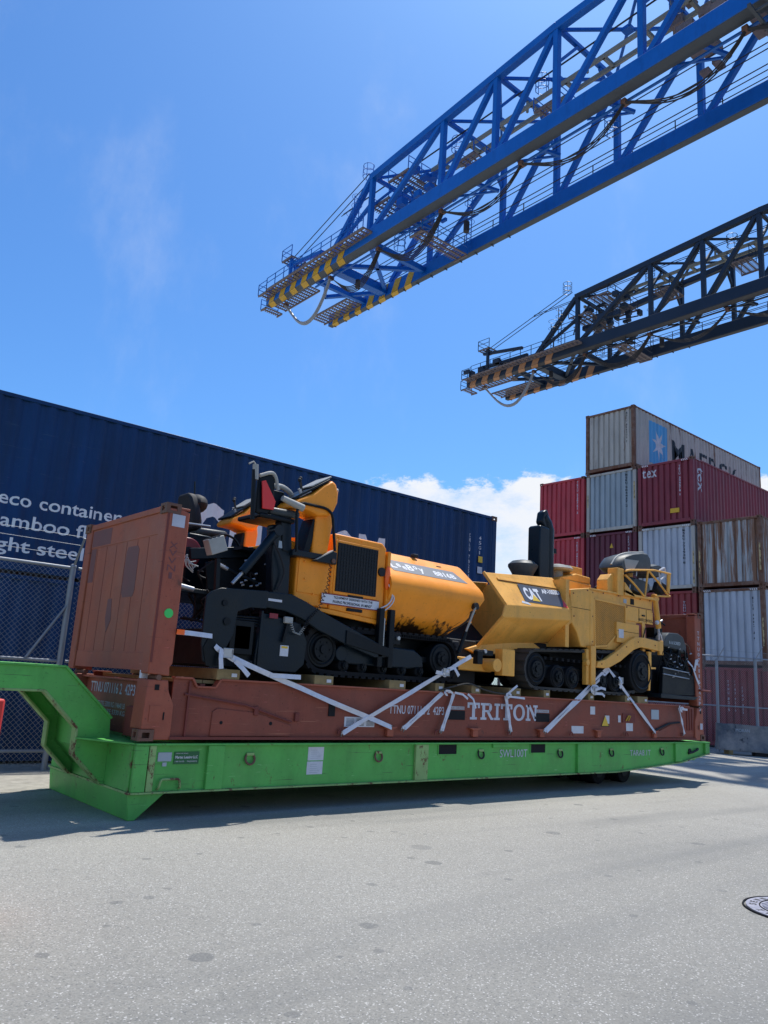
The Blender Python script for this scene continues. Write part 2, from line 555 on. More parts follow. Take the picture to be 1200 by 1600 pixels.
def glyphs(s, bold):
    """mesh of a line of text, bounding box normalised"""
    k = (s, bold)
    if k not in _fc:
        cu = bpy.data.curves.new('lettering', 'FONT')
        cu.body = s
        cu.offset = bold
        cu.resolution_u = 3
        o = bpy.data.objects.new('lettering', cu)
        C.objects.link(o)
        dg = bpy.context.evaluated_depsgraph_get()
        me = bpy.data.meshes.new_from_object(o.evaluated_get(dg))
        vs = [tuple(v.co) for v in me.vertices]
        fs = [tuple(p.vertices) for p in me.polygons]
        bpy.data.objects.remove(o)
        bpy.data.curves.remove(cu)
        bpy.data.meshes.remove(me)
        x0 = min(v[0] for v in vs); x1 = max(v[0] for v in vs)
        y0 = min(v[1] for v in vs); y1 = max(v[1] for v in vs)
        _fc[k] = (vs, fs, x0, x1, y0, y1)
    return _fc[k]


def text(m, s, o, u, v, w=None, h=None, bold=0.0, base=False):
    """add text into M; o = lower left corner, u/v unit directions"""
    vs, fs, x0, x1, y0, y1 = glyphs(s, bold)
    if base: y0 = 0.0
    o, u, v = Vector(o), Vector(u), Vector(v)
    sy = h / (y1 - y0) if h else None
    sx = w / (x1 - x0) if w else sy
    if sy is None: sy = sx
    m.add([o + u * ((a[0] - x0) * sx) + v * ((a[1] - y0) * sy) for a in vs], fs)
    return m


def vtext(m, s, o, u, v, cw, ch, pitch, bold=0.02):
    """letters stacked downwards from o (top left)"""
    z = 0.0
    for c in s:
        if c != ' ':
            oo = Vector(o) - Vector(v) * (z + ch)
            text(m, c, oo + Vector(u) * (cw * (0.3 if c in '1I' else 0)), u, v, w=cw * (0.4 if c in '1I' else 1), h=ch, bold=bold)
        z += pitch * (0.6 if c == ' ' else 1)
    return m

# ================================================================ GROUND
def asphalt():
    m, t, b = mat_base('asphalt')
    N, Lk = t.nodes, t.links
    tcn = N.new('ShaderNodeTexCoord')

    def noise(sc, det=6, ro=0.6, dist=0.0):
        n = N.new('ShaderNodeTexNoise')
        n.inputs['Scale'].default_value = sc
        n.inputs['Detail'].default_value = det
        n.inputs['Roughness'].default_value = ro
        n.inputs['Distortion'].default_value = dist
        Lk.new(tcn.outputs['Object'], n.inputs['Vector'])
        return n.outputs['Fac']

    def rng(v, a, b_, c, d):
        n = N.new('ShaderNodeMapRange')
        Lk.new(v, n.inputs[0])
        for i, x in enumerate((a, b_, c, d)): n.inputs[i + 1].default_value = x
        return n.outputs[0]

    def mixc(f, a, b_, bt='MIX'):
        n = N.new('ShaderNodeMix')
        n.data_type = 'RGBA'
        n.blend_type = bt
        if isinstance(f, float): n.inputs[0].default_value = f
        else: Lk.new(f, n.inputs[0])
        for i, x in ((6, a), (7, b_)):
            if isinstance(x, tuple): n.inputs[i].default_value = (*x, 1)
            else: Lk.new(x, n.inputs[i])
        return n.outputs[2]
    big = noise(0.22, 7, 0.62, 0.6)
    mid = noise(1.3, 8, 0.65)
    c = mixc(rng(big, 0.3, 0.7, 0, 1), (0.140, 0.137, 0.122), (0.195, 0.188, 0.165))
    c = mixc(rng(mid, 0.35, 0.75, 0, 0.55), c, (0.23, 0.222, 0.196))
    # asphalt colour turns paler towards the parked trailer and the yard behind it
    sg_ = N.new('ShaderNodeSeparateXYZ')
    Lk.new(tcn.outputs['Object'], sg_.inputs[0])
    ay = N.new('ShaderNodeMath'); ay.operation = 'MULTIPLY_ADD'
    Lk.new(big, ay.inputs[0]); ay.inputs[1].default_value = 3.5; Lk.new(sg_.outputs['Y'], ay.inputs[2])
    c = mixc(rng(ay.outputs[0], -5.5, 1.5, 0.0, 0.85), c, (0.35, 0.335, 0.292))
    # aggregate: pale and dark stones
    v = N.new('ShaderNodeTexVoronoi')
    v.inputs['Scale'].default_value = 120
    Lk.new(tcn.outputs['Object'], v.inputs['Vector'])
    sx = N.new('ShaderNodeSeparateColor')
    Lk.new(v.outputs['Color'], sx.inputs[0])
    c = mixc(rng(sx.outputs[0], 0.0, 1.0, 0.72, 1.25), c, c, 'MIX')
    mm = N.new('ShaderNodeMix'); mm.data_type = 'RGBA'; mm.blend_type = 'MULTIPLY'; mm.inputs[0].default_value = 1
    Lk.new(c, mm.inputs[6])
    Lk.new(rng(sx.outputs[0], 0.0, 1.0, 0.82, 1.17), mm.inputs[7])
    c = mm.outputs[2]
    bright = rng(sx.outputs[1], 0.93, 0.985, 0, 0.75)
    c = mixc(bright, c, (0.62, 0.60, 0.56))
    dark = rng(sx.outputs[2], 0.93, 0.98, 0, 0.55)
    c = mixc(dark, c, (0.07, 0.075, 0.08))
    # long streaks worn by traffic, slightly darker
    mp_ = N.new('ShaderNodeMapping')
    mp_.inputs['Rotation'].default_value = (0, 0, R(-10))
    mp_.inputs['Scale'].default_value = (0.10, 1.0, 1)
    Lk.new(tcn.outputs['Object'], mp_.inputs[0])
    ns_ = N.new('ShaderNodeTexNoise')
    ns_.inputs['Scale'].default_value = 0.9
    ns_.inputs['Detail'].default_value = 5
    Lk.new(mp_.outputs[0], ns_.inputs['Vector'])
    c = mixc(rng(ns_.outputs['Fac'], 0.50, 0.66, 0, 0.50), c, (0.135, 0.138, 0.132))
    # drips of oil
    for sc, th, am in ((0.9, 0.17, 0.32), (1.7, 0.15, 0.48), (4.2, 0.20, 0.42)):
        vo = N.new('ShaderNodeTexVoronoi')
        vo.inputs['Scale'].default_value = sc
        vo.inputs['Randomness'].default_value = 1
        ad = N.new('ShaderNodeVectorMath'); ad.operation = 'ADD'
        sc_ = N.new('ShaderNodeVectorMath'); sc_.operation = 'SCALE'; sc_.inputs[3].default_value = 0.05
        nn = N.new('ShaderNodeTexNoise'); nn.inputs['Scale'].default_value = 7
        Lk.new(tcn.outputs['Object'], nn.inputs['Vector'])
        Lk.new(nn.outputs['Color'], sc_.inputs[0])
        Lk.new(tcn.outputs['Object'], ad.inputs[0]); Lk.new(sc_.outputs[0], ad.inputs[1])
        Lk.new(ad.outputs[0], vo.inputs['Vector'])
        sr = N.new('ShaderNodeSeparateColor')
        Lk.new(vo.outputs['Color'], sr.inputs[0])
        k = N.new('ShaderNodeMath'); k.operation = 'MULTIPLY'
        Lk.new(rng(sr.outputs[0], 0.55, 0.95, 0.0, 1.0), k.inputs[0])
        k.inputs[1].default_value = th
        l_ = N.new('ShaderNodeMath'); l_.operation = 'SUBTRACT'
        Lk.new(k.outputs[0], l_.inputs[0]); Lk.new(vo.outputs['Distance'], l_.inputs[1])
        c = mixc(rng(l_.outputs[0], 0.0, 0.015, 0, am), c, (0.085, 0.09, 0.092))
    # fine hairline cracks
    vc = N.new('ShaderNodeTexVoronoi'); vc.feature = 'DISTANCE_TO_EDGE'
    vc.inputs['Scale'].default_value = 0.33
    ad2 = N.new('ShaderNodeVectorMath'); ad2.operation = 'ADD'
    sc2 = N.new('ShaderNodeVectorMath'); sc2.operation = 'SCALE'; sc2.inputs[3].default_value = 0.9
    nn2 = N.new('ShaderNodeTexNoise'); nn2.inputs['Scale'].default_value = 1.4; nn2.inputs['Detail'].default_value = 6
    Lk.new(tcn.outputs['Object'], nn2.inputs['Vector']); Lk.new(nn2.outputs['Color'], sc2.inputs[0])
    Lk.new(tcn.outputs['Object'], ad2.inputs[0]); Lk.new(sc2.outputs[0], ad2.inputs[1]); Lk.new(ad2.outputs[0], vc.inputs['Vector'])
    c = mixc(rng(vc.outputs['Distance'], 0.0, 0.004, 0.14, 0.0), c, (0.09, 0.09, 0.09))
    Lk.new(c, b.inputs['Base Color'])
    Lk.new(rng(mid, 0.3, 0.7, 0.62, 0.85), b.inputs['Roughness'])
    bp = N.new('ShaderNodeBump'); bp.inputs['Strength'].default_value = 0.55; bp.inputs['Distance'].default_value = 0.006
    Lk.new(sx.outputs[0], bp.inputs['Height'])
    bp2 = N.new('ShaderNodeBump'); bp2.inputs['Strength'].default_value = 0.35; bp2.inputs['Distance'].default_value = 0.02
    Lk.new(noise(22, 6), bp2.inputs['Height']); Lk.new(bp.outputs[0], bp2.inputs['Normal'])
    Lk.new(bp2.outputs[0], b.inputs['Normal'])
    return m


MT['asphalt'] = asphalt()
MT['gravel'] = paint('gravel', (0.36, 0.34, 0.29), rough=0.9, var=0.22, scale=6, dust=0.5, dustcol=(0.20, 0.19, 0.17), bump=0.5, fine=60)
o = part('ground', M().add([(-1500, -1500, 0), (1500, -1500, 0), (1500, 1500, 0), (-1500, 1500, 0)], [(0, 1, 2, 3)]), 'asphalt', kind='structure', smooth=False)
# dusty verge along the fence
pts = []
xs = [-9 + 0.35 * i for i in range(100)]
pts = [(x, 2.35 + 0.10 * math.sin(x * 1.7) + 0.06 * math.sin(x * 5.3) + random.uniform(-0.04, 0.04)) for x in xs] + [(xs[-1], 9.0), (-9, 9.0)]
part('verge', M().add([(x, y, 0.004) for x, y in pts], [tuple(range(len(pts)))]), 'gravel', kind='structure', smooth=False)

# ================================================================ CONTAINERS
CW = 2.438
PITCH, DEP = 0.279, 0.036


FR_ = {0.26: (0.56, 0.68, 0.88), 0.279: (0.25, 0.50, 0.75)}


def corr(u, pitch=PITCH, dep=DEP):
    a, b, c = FR_[pitch]
    t = (u % pitch) / pitch
    if t < a: return 0.0
    if t < b: return dep * (t - a) / (b - a)
    if t < c: return dep
    return dep * (1 - (t - c) / (1 - c))


def folds(u0, u1, pitch=PITCH):
    out = []
    k = math.floor(u0 / pitch)
    while k * pitch < u1 + pitch:
        for f in (0,) + FR_[pitch]:
            u = (k + f) * pitch
            if u0 < u < u1: out.append(u)
        k += 1
    return out


def sheet(m, u0, u1, z0, z1, P, pitch=PITCH, dep=DEP):
    """P(u, d, z) -> point"""
    us = [u0] + folds(u0, u1, pitch) + [u1]
    vs = []
    for u in us:
        d = corr(u, pitch, dep)
        vs += [P(u, d, z0), P(u, d, z1)]
    m.add(vs, [(2 * i, 2 * i + 2, 2 * i + 3, 2 * i + 1) for i in range(len(us) - 1)])


def conform(m, axis, pitch=PITCH, dep=DEP, sign=1):
    """cut flat lettering along the folds and press it onto the corrugated sheet"""
    bm = bmesh.new()
    vv = [bm.verts.new(v) for v in m.v]
    for f in m.f:
        try: bm.faces.new([vv[i] for i in f])
        except ValueError: pass
    us = [v.co[axis] for v in bm.verts]
    no = Vector((1, 0, 0)) if axis == 0 else Vector((0, 1, 0))
    for u in folds(min(us), max(us), pitch):
        bmesh.ops.bisect_plane(bm, geom=bm.verts[:] + bm.edges[:] + bm.faces[:], plane_co=no * u, plane_no=no)
    for v in bm.verts:
        d = corr(v.co[axis], pitch, dep)
        if axis == 0: v.co.y += d
        else: v.co.x += d
    bm.verts.index_update()
    r = M()
    r.v = [tuple(v.co) for v in bm.verts]
    r.f = [tuple(v.index for v in f.verts) for f in bm.faces]
    bm.free()
    return r


def casting(x, y, z, sx, sy, sz):
    """ISO corner casting, x,y,z = outer corner; sx,sy,sz = inward direction signs"""
    m = M()
    a, b, h, t = 0.178 * sx, 0.162 * sy, 0.118 * sz, 0.022
    # x-facing face and y-facing face built as frames round the oval hole
    def fr(p0, p1, q0, q1, fn):
        fn(p0, p1, q0, q0 + (q1 - q0) * 0.26); fn(p0, p1, q1 - (q1 - q0) * 0.26, q1)
        fn(p0, p0 + (p1 - p0) * 0.26, q0 + (q1 - q0) * 0.26, q1 - (q1 - q0) * 0.26)
        fn(p1 - (p1 - p0) * 0.26, p1, q0 + (q1 - q0) * 0.26, q1 - (q1 - q0) * 0.26)
    fr(y + t * sy, y + b, z, z + h, lambda p, q, r, s: m.box(x, x + t * sx, p, q, r, s))
    fr(x, x + a, z, z + h, lambda p, q, r, s: m.box(p, q, y, y + t * sy, r, s))
    m.box(x + t * sx, x + a, y + t * sy, y + b, z, z + 0.02 * sz)
    m.box(x + t * sx, x + a, y + t * sy, y + b, z + h - 0.02 * sz, z + h)
    m.box(x + 0.09 * sx, x + a, y + 0.09 * sy, y + b, z + 0.02 * sz, z + h - 0.02 * sz)
    return m


def container(label, cat, H, mat, group, L=12.192, post=None, x=0, y=0, z=0, rz=0.0, detail=True):
    post = post or mat
    t = thing('shipping_container', label, cat, (0, 0, 0), group)
    # near side (-Y), far side (+Y)
    m = M(); sheet(m, 0.16, L - 0.16, 0.16, H - 0.07, lambda u, d, zz: (u, 0.012 + d, zz))
    part('side_wall', m, mat, t, smooth=False)
    m = M(); sheet(m, 0.16, L - 0.16, 0.16, H - 0.07, lambda u, d, zz: (u, CW - 0.012 - d, zz))
    part('side_wall', m, mat, t, smooth=False)
    # front end (-X) corrugated
    m = M(); sheet(m, 0.15, CW - 0.15, 0.20, H - 0.10, lambda u, d, zz: (0.03 + d, u, zz), 0.26, 0.060)
    part('end_wall', m, mat, t, smooth=False)
    # door end (+X)
    m = M()
    for a, b in ((0.15, CW / 2 - 0.01), (CW / 2 + 0.01, CW - 0.15)):
        m.box(L - 0.06, L - 0.02, a, b, 0.18, H - 0.12)
    part('door_leaf', m, mat, t)
    m = M(); m.box(0.05, L - 0.05, 0.06, CW - 0.06, H - 0.045, H - 0.02); part('roof', m, mat, t)
    m = M(); m.box(0.05, L - 0.05, 0.06, CW - 0.06, 0.10, 0.14); part('floor', m, 'rack_brown_dark', t)
    for yy in (0.0, CW - 0.06):
        m = M(); m.box(0.178, L - 0.178, yy, yy + 0.06, H - 0.085, H - 0.018); part('top_rail', m, post, t, 0.008)
        m = M(); m.box(0.178, L - 0.178, yy + 0.002, yy + 0.05, 0.045, 0.18); part('bottom_rail', m, post, t, 0.008)
    for xx in (0.0, L - 0.06):
        m = M(); m.box(xx + 0.004, xx + 0.056, 0.162, CW - 0.162, H - 0.125, H - 0.03); part('header', m, post, t, 0.008)
        m = M(); m.box(xx + 0.004, xx + 0.056, 0.162, CW - 0.162, 0.075, 0.215); part('sill', m, post, t, 0.008)
    for sx, xx in ((1, 0.0), (-1, L)):
        for sy, yy in ((1, 0.0), (-1, CW)):
            m = M(); m.box(xx + 0.005 * sx, xx + 0.155 * sx, yy + 0.004 * sy, yy + 0.15 * sy, 0.118, H - 0.118)
            part('corner_post', m, post, t, 0.012)
            for sz, z0 in ((1, 0.0), (-1, H)):
                part('corner_casting', casting(xx, yy, z0, sx, sy, sz), 'casting_steel' if post != 'rusty_post' else 'rusty_post', t)
    t.location = (x, y, z)
    t.rotation_euler = (0, 0, rz)
    return t


def decal(name, m, mat, t, kind=None):
    """lettering in the thing's local coordinates"""
    me = bpy.data.meshes.new(name)
    me.from_pydata(m.v, [], m.f)
    me.materials.append(MT[mat])
    o = bpy.data.objects.new(name, me)
    C.objects.link(o)
    o.parent = t
    if name in STUFF: o['kind'] = 'stuff'
    return o


def dashes(t, H, mat='white', ends_=True, side=False):
    m = M()
    for y0 in (0.22, CW - 0.48):
        for k in range(4):
            a = y0 + k * 0.075
            m.add([(-0.001, a, H - 0.115), (-0.001, a + 0.035, H - 0.115), (-0.001, a + 0.06, H - 0.045), (-0.001, a + 0.025, H - 0.045)], [(0, 1, 2, 3)])
    if side:
        for k in range(4):
            a = 0.25 + k * 0.09
            m.add([(a, -0.003, H - 0.08), (a + 0.035, -0.003, H - 0.08), (a + 0.06, -0.003, H - 0.03), (a + 0.025, -0.003, H - 0.03)], [(0, 1, 2, 3)])
    decal('hazard_marks', m, mat, t)


def endcode(t, s, y, z, mat, cw=0.07, ch=0.085, pitch=0.105):
    m = vtext(M(), s, (0.0, y, z), (0, -1, 0), (0, 0, 1), cw, ch, pitch)
    for i, v in enumerate(m.v): m.v[i] = (0.03 - 0.004, v[1], v[2])
    decal('container_number', conform(m, 1, 0.26, 0.060), mat, t)


ST = 24.7
RZ = R(-1.98)
# two high-cube boxes behind the fence; right end of the upper one at (10.84, 4.58)
ox = 10.84 - 12.192 * math.cos(RZ)
oy = 4.58 - 12.192 * math.sin(RZ)
lo = container('lower navy blue container behind the chain-link fence, under the lettered one', 'container', 2.885, 'blue_container', 'navy containers behind the fence', x=ox, y=oy, z=0.0, rz=RZ)
hi = container('upper navy blue container with large white slogan lettering, behind the fence', 'container', 2.895, 'blue_container', 'navy containers behind the fence', x=ox, y=oy, z=2.885, rz=RZ)


def bx_(x): return (x - ox) / math.cos(RZ)   # world x on the face -> local x


Z0 = 2.885
m = M()
F = 0.012 - 0.004
for s, x0, x1, base, hh in (('eco container', -0.52, 1.46, 3.955, 0.205), ('bamboo fl', -0.62, 0.905, 3.60, 0.225), ('ooring', 0.95, 1.80, 3.53, 0.235), ('light steel', -0.60, 0.905, 3.155, 0.285)):
    g = M(); text(g, s, (bx_(x0), F, base - Z0), (1, 0, 0), (0, 0, 1), w=x1 - x0, h=hh, bold=0.012)
    decal('slogan_line', conform(g, 0), 'letter_white', hi)
m = M()
for ch, a, b in (('C', 2.80, 3.38), ('M', 3.55, 4.22), ('A', 4.38, 4.98), ('C', 5.10, 5.68), ('G', 5.88, 6.42), ('M', 6.60, 7.30)):
    m = text(M(), ch, (bx_(a), F, 3.52 - Z0), (1, 0, 0), (0, 0, 1), w=b - a, h=1.13, bold=0.045)
    decal('letter', conform(m, 0), 'letter_white', hi)
m = M()
vtext(m, 'CMAU 702541 0', (bx_(9.90), F, 5.22 - Z0), (1, 0, 0), (0, 0, 1), 0.07, 0.095, 0.115)
vtext(m, '45G1', (bx_(10.26), F, 5.20 - Z0), (1, 0, 0), (0, 0, 1), 0.07, 0.085, 0.12)
decal('container_number', conform(m, 0), 'offwhite', hi)
m = M(); m.box(bx_(10.22), bx_(10.36), -0.002, 0.008, 4.55 - Z0, 4.70 - Z0); decal('placard', m, 'yellow', hi)
m = M(); m.box(bx_(10.20), bx_(10.36), -0.002, 0.008, 4.28 - Z0, 4.44 - Z0); decal('placard', m, 'offwhite', hi)

# stacks on the right; rows by their heights
ZR = [0.0, 2.89, 5.765, 8.405, 11.10, 13.88]
ya, yb, yc, yd = 11.66, 9.10, 6.58, 4.05
G = 'containers stacked on the right'


def row(label, mat, r, y, **k):
    return container(label, 'container', ZR[r + 1] - ZR[r] - 0.004, mat, G, x=ST, y=y, z=ZR[r], **k)


row('bottom maroon container of the leftmost, two-high-visible red stack', 'maroon_container', 0, ya)
row('second container from the ground in the leftmost red stack', 'maroon_container', 1, ya)
c = row('crimson container just under the topmost one of the leftmost stack', 'red_container', 2, ya)
dashes(c, 2.636); endcode(c, 'TEXU 481230 5', 0.40, 2.36, 'offwhite')
c = row('crimson container topping the leftmost stack beside the grey ones', 'red_container', 3, ya)
endcode(c, 'TEXU 520761 3', 0.40, 2.50, 'offwhite', ch=0.10, pitch=0.125)
row('lowest container of the tallest stack, under the grey star-emblem box', 'brick_red_container', 0, yb)
row('second container up in the tallest stack, hidden low behind the yellow paver', 'pale_grey_container', 1, yb)
c = row('dark purple-maroon container third in the tallest stack, behind the paver seats', 'dark_maroon_container', 2, yb)
dashes(c, 2.636); endcode(c, 'CRXU 941', 0.42, 2.38, 'offwhite')
m = M(); m.add([(0.022, 1.28, 1.95), (0.022, 1.10, 1.95), (0.022, 1.19, 2.16)], [(0, 1, 2)]); decal('warning_triangle', m, 'stripe_yellow', c)
c = row('blue-grey container directly under the grey one with the star emblem', 'blue_grey_container', 3, yb, post='grey_container')
endcode(c, 'MSKU 904417 2', 0.52, 2.46, 'letter_dark', ch=0.09, pitch=0.12)
m = M(); m.box(-0.004, 0.004, 0.05, 0.11, 1.30, 2.05); m.box(-0.004, 0.004, CW - 0.10, CW - 0.05, 1.2, 1.75); decal('post_sticker', m, 'sticker_cream', c)
mk = container('weathered grey container at the very top with a white star on blue panel', 'container', 2.78, 'grey_container', G, x=ST, y=yb + 0.06, z=ZR[4], post='rusty_post', L=12.192)
endcode(mk, 'MSKU 816205 7', 0.42, 2.52, 'letter_dark', ch=0.09, pitch=0.115)
m = M(); m.add([(1.25, 0.008, 0.50), (2.75, 0.008, 0.50), (2.75, 0.008, 2.42), (1.25, 0.008, 2.42)], [(0, 1, 2, 3)])
decal('emblem_panel', conform(m, 0), 'sky_blue', mk)
m = M(); st = []
for k in range(14):
    a = 2 * math.pi * k / 14 + 0.15
    r_ = 0.66 if k % 2 == 0 else 0.24
    st.append((2.02 + r_ * math.cos(a) * 0.85, 0.003, 1.42 + r_ * math.sin(a) * 1.08))
for k in range(14): m.add([(2.02, 0.003, 1.42), st[k], st[(k + 1) % 14]], [(0, 1, 2)])
decal('star', conform(m, 0), 'offwhite', mk)
m = M()
xx = 3.12
for ch, w, h in (('M', 1.15, 1.10), ('A', 0.95, 1.10), ('E', 0.75, 1.10), ('R', 0.8, 1.10), ('S', 0.8, 1.10), ('K', 0.9, 1.10)):
    text(m, ch, (xx, 0.003, 0.98), (1, 0, 0), (0, 0, 1), w=w, h=h * 0.93, bold=0.008)
    xx += w + 0.22
decal('line_name', conform(m, 0), 'letter_dark', mk)
row('lowest container beside the brown one, behind the fence and flat rack end', 'brick_red_container', 0, yc)
c = row('maroon container glimpsed between the flat rack end wall and the brown container stack', 'brick_red_container', 1, yc)
endcode(c, 'TGHU 7', 0.55, 2.45, 'offwhite')
c = row('pale blue-grey container directly under the maroon one with short white lowercase lettering', 'pale_grey_container', 2, yc, post='grey_container')
dashes(c, 2.636); endcode(c, 'MSKU 771930 8', 0.52, 2.42, 'letter_dark', ch=0.09, pitch=0.115)
m = M(); m.box(-0.004, 0.004, 0.05, 0.10, 1.0, 1.5); m.box(-0.004, 0.004, 0.05, 0.10, 0.25, 0.75); decal('post_sticker', m, 'sticker_cream', c)
tx = row('maroon container with short white lowercase lettering on both end and side, fourth row up', 'maroon_container', 3, yc)
H4 = ZR[4] - ZR[3]
dashes(tx, H4 - 0.004, side=True)
m = M(); text(m, 'tex', (0.026, 2.24, 10.50 - ZR[3] - 0.0), (0, -1, 0), (0, 0, 1), w=0.66, h=0.36, bold=0.01)
decal('maker_name', conform(m, 1, 0.26, 0.060), 'offwhite', tx)
endcode(tx, 'TEXU 334578 1', 0.62, 2.42, 'offwhite')
m = M(); text(m, 'tex', (0.42, 0.008, 2.36), (0, 0, -1), (1, 0, 0), w=1.02, h=0.40, bold=0.01)
decal('maker_name', conform(m, 0), 'offwhite', tx)
m = M(); m.box(-0.002, 0.03, 0.62, 1.00, 0.48, 0.66); decal('placard', m, 'stripe_yellow', tx)
c = row('dark red container at the bottom right behind the chain-link fence', 'brick_red_container', 0, yd)
for yy, zz, n in ((1.45, 2.4, 9), (1.22, 2.4, 9), (0.95, 2.2, 8)):
    endcode(c, 'TTNU 8205'[:n], yy, zz, 'offwhite', cw=0.06, ch=0.09, pitch=0.13)
m = M(); m.add([(0.026, 1.10, 0.42), (0.026, 0.92, 0.42), (0.026, 1.01, 0.62)], [(0, 1, 2)]); decal('warning_triangle', conform(m, 1, 0.26, 0.060), 'offwhite', c)
c = row('pale blue-grey dented container under the rusty brown one at the right', 'pale_grey_container', 1, yd, post='rusty_post')
dashes(c, 2.87); endcode(c, 'MSKU 660218 9', 0.46, 2.52, 'letter_dark', ch=0.10, pitch=0.13)
m = M(); m.box(-0.004, 0.004, 0.05, 0.10, 0.75, 1.75); decal('post_sticker', m, 'sticker_cream', c)
c = row('badly rusted brown and grey streaked container at the right edge, third row up', 'rusty_container', 2, yd, post='rusty_post')
m = M(); m.box(-0.004, 0.004, 0.05, 0.11, 0.6, 1.6); m.box(-0.004, 0.004, CW - 0.11, CW - 0.05, 0.6, 1.5); decal('post_sticker', m, 'sticker_cream', c)

# ================================================================ FENCE
def fence(name_label, pts, ztop, zmid, zlow, posts, wires, side_group='chain-link fence', mesh_z0=0.06, brace=None, arm=1):
    t = thing('chain_link_fence', name_label, 'fence', (pts[0][0], pts[0][1], 0), side_group)
    for (x0, y0), (x1, y1) in zip(pts[:-1], pts[1:]):
        d = Vector((x1 - x0, y1 - y0, 0)); Ls = d.length; d.normalize()
        nrm = Vector((-d.y, d.x, 0))
        P = lambda u, z, off=0.0: (x0 + d.x * u - nrm.x * off, y0 + d.y * u - nrm.y * off, z)
        part('top_rail', M().cyl(P(0, ztop), P(Ls, ztop), 0.026, 10), 'galvanised', t)
        part('middle_rail', M().cyl(P(0, zmid), P(Ls, zmid), 0.024, 10), 'galvanised', t)
        if zlow: part('bottom_rail', M().cyl(P(0, zlow), P(Ls, zlow), 0.024, 10), 'galvanised', t)
        # woven wire: two families of inclined wires
        m = M(); pit = 0.078; r = 0.0026; Hh = ztop - mesh_z0
        n = int((Ls + Hh) / pit)
        for sgn in (1, -1):
            for k in range(n):
                u0 = -Hh + k * pit if sgn > 0 else k * pit
                a, b = u0, u0 + sgn * Hh
                # clip to 0..Ls
                za, zb = mesh_z0, ztop
                if sgn > 0:
                    if a < 0: za += -a; a = 0
                    if b > Ls: zb -= b - Ls; b = Ls
                else:
                    if b < 0: zb -= -b; b = 0
                    if a > Ls: za += a - Ls; a = Ls
                if zb - za < 0.03: continue
                p, q = Vector(P(a, za, 0.004 * sgn)), Vector(P(b, zb, 0.004 * sgn))
                e = (q - p).normalized(); s1 = nrm * r; s2 = e.cross(nrm) * r
                m.loft([[p + s1, p - s1 * 0.5 + s2, p - s1 * 0.5 - s2], [q + s1, q - s1 * 0.5 + s2, q - s1 * 0.5 - s2]], caps=False)
        part('wire_mesh', m, 'galvanised', t, kind='stuff', smooth=False)
        for wz in wires:
            m = M(); zz_ = ztop + wz; of = -arm * wz * 0.6
            m.cyl(P(0, zz_, of), P(Ls, zz_, of), 0.0035, 5)
            for k in range(int(Ls / 0.13)):
                q = Vector(P(k * 0.13, zz_, of))
                m.bar(q - Vector((0, 0, 0.016)), q + Vector((0.008, 0.008, 0.016)), 0.003)
            part('barbed_wire', m, 'galvanised', t, smooth=False)
    for (px, py, rad, topz) in posts:
        m = M(); m.cyl((px, py, 0), (px, py, topz), rad, 12); m.sphere((px, py, topz), rad * 1.15, n=10, m=6)
        part('post', m, 'galvanised', t)
        if wires:
            m = M(); m.bar((px, py, topz - 0.02), (px + 0.02, py + arm * 0.27, topz + 0.43), 0.03, 0.02)
            part('wire_arm', m, 'galvanised', t)
    for p, q in (brace or []):
        part('brace', M().cyl(p, q, 0.02, 8), 'galvanised', t)
    return t


FY = 4.2
fence('galvanised chain-link fence with barbed wire in front of the navy containers', [(-4.5, FY + 0.12), (0.52, FY)], 3.0, 1.58, 0.27,
      [(0.52, FY, 0.045, 3.02), (-2.4, FY + 0.07, 0.038, 3.0)], (0.18, 0.34, 0.46), brace=[((0.50, FY - 0.02, 2.42), (0.02, FY, 1.60)), ((-0.62, FY - 0.02, 1.56), (-0.25, FY, 2.0))][:1], arm=-1)
fence('chain-link fence run behind the flat rack and pavers', [(0.60, FY), (14.0, FY - 0.3)], 3.0, 1.58, 0.27,
      [(3.6, FY - 0.07, 0.035, 3.0), (7.0, FY - 0.15, 0.035, 3.0), (10.4, FY - 0.2, 0.035, 3.0), (14.0, FY - 0.3, 0.045, 3.0)], (), arm=-1)
fence('chain-link fence run with a mid rail standing before the stacked containers at right', [(20.2, 6.1), (22.2, 5.0), (24.35, 3.82), (27.2, 2.26)], 3.14, 1.50, None,
      [(22.55, 4.81, 0.05, 3.0), (23.86, 4.09, 0.055, 3.12), (20.2, 6.1, 0.05, 3.1), (27.2, 2.26, 0.05, 3.1)], (0.2,), arm=-1)

# concrete barrier tilted on a timber block
t = thing('concrete_barrier', 'dark weathered concrete jersey barrier propped on blocks before the right fence', 'barrier', (21.5, 4.6, 0))
prof = [(-0.30, 0.0), (0.30, 0.0), (0.30, 0.08), (0.17, 0.30), (0.11, 0.82), (-0.11, 0.82), (-0.17, 0.30), (-0.30, 0.08)]
bd = Vector((1.62, -1.95, 0)).normalized(); bn = Vector((bd.y * -1, bd.x, 0))
p0 = Vector((21.62, 4.42, 0.14)); rings = []
for k in range(13):
    u = 2.75 * k / 12
    b0 = p0 + bd * u + Vector((0, 0, -0.05 * k / 12))
    rings.append([b0 + bn * (a * (1 + random.uniform(-.02, .02))) + Vector((0, 0, b * (1 + random.uniform(-.015, .01)))) for a, b in prof])
part('barrier_body', M().loft(rings), 'concrete', t, 0.015)
m = M(); text(m, 'MORAN', (0, 0, 0), (1, 0, 0), (0, 1, 0), w=0.42, h=0.10)
q0 = p0 + bd * 0.55 - bn * 0.150 + Vector((0, 0, 0.58))
sl_ = (bn * 0.12 + Vector((0, 0, 1))).normalized()
m.v = [tuple(q0 + bd * v[0] + sl_ * v[1]) for v in m.v]
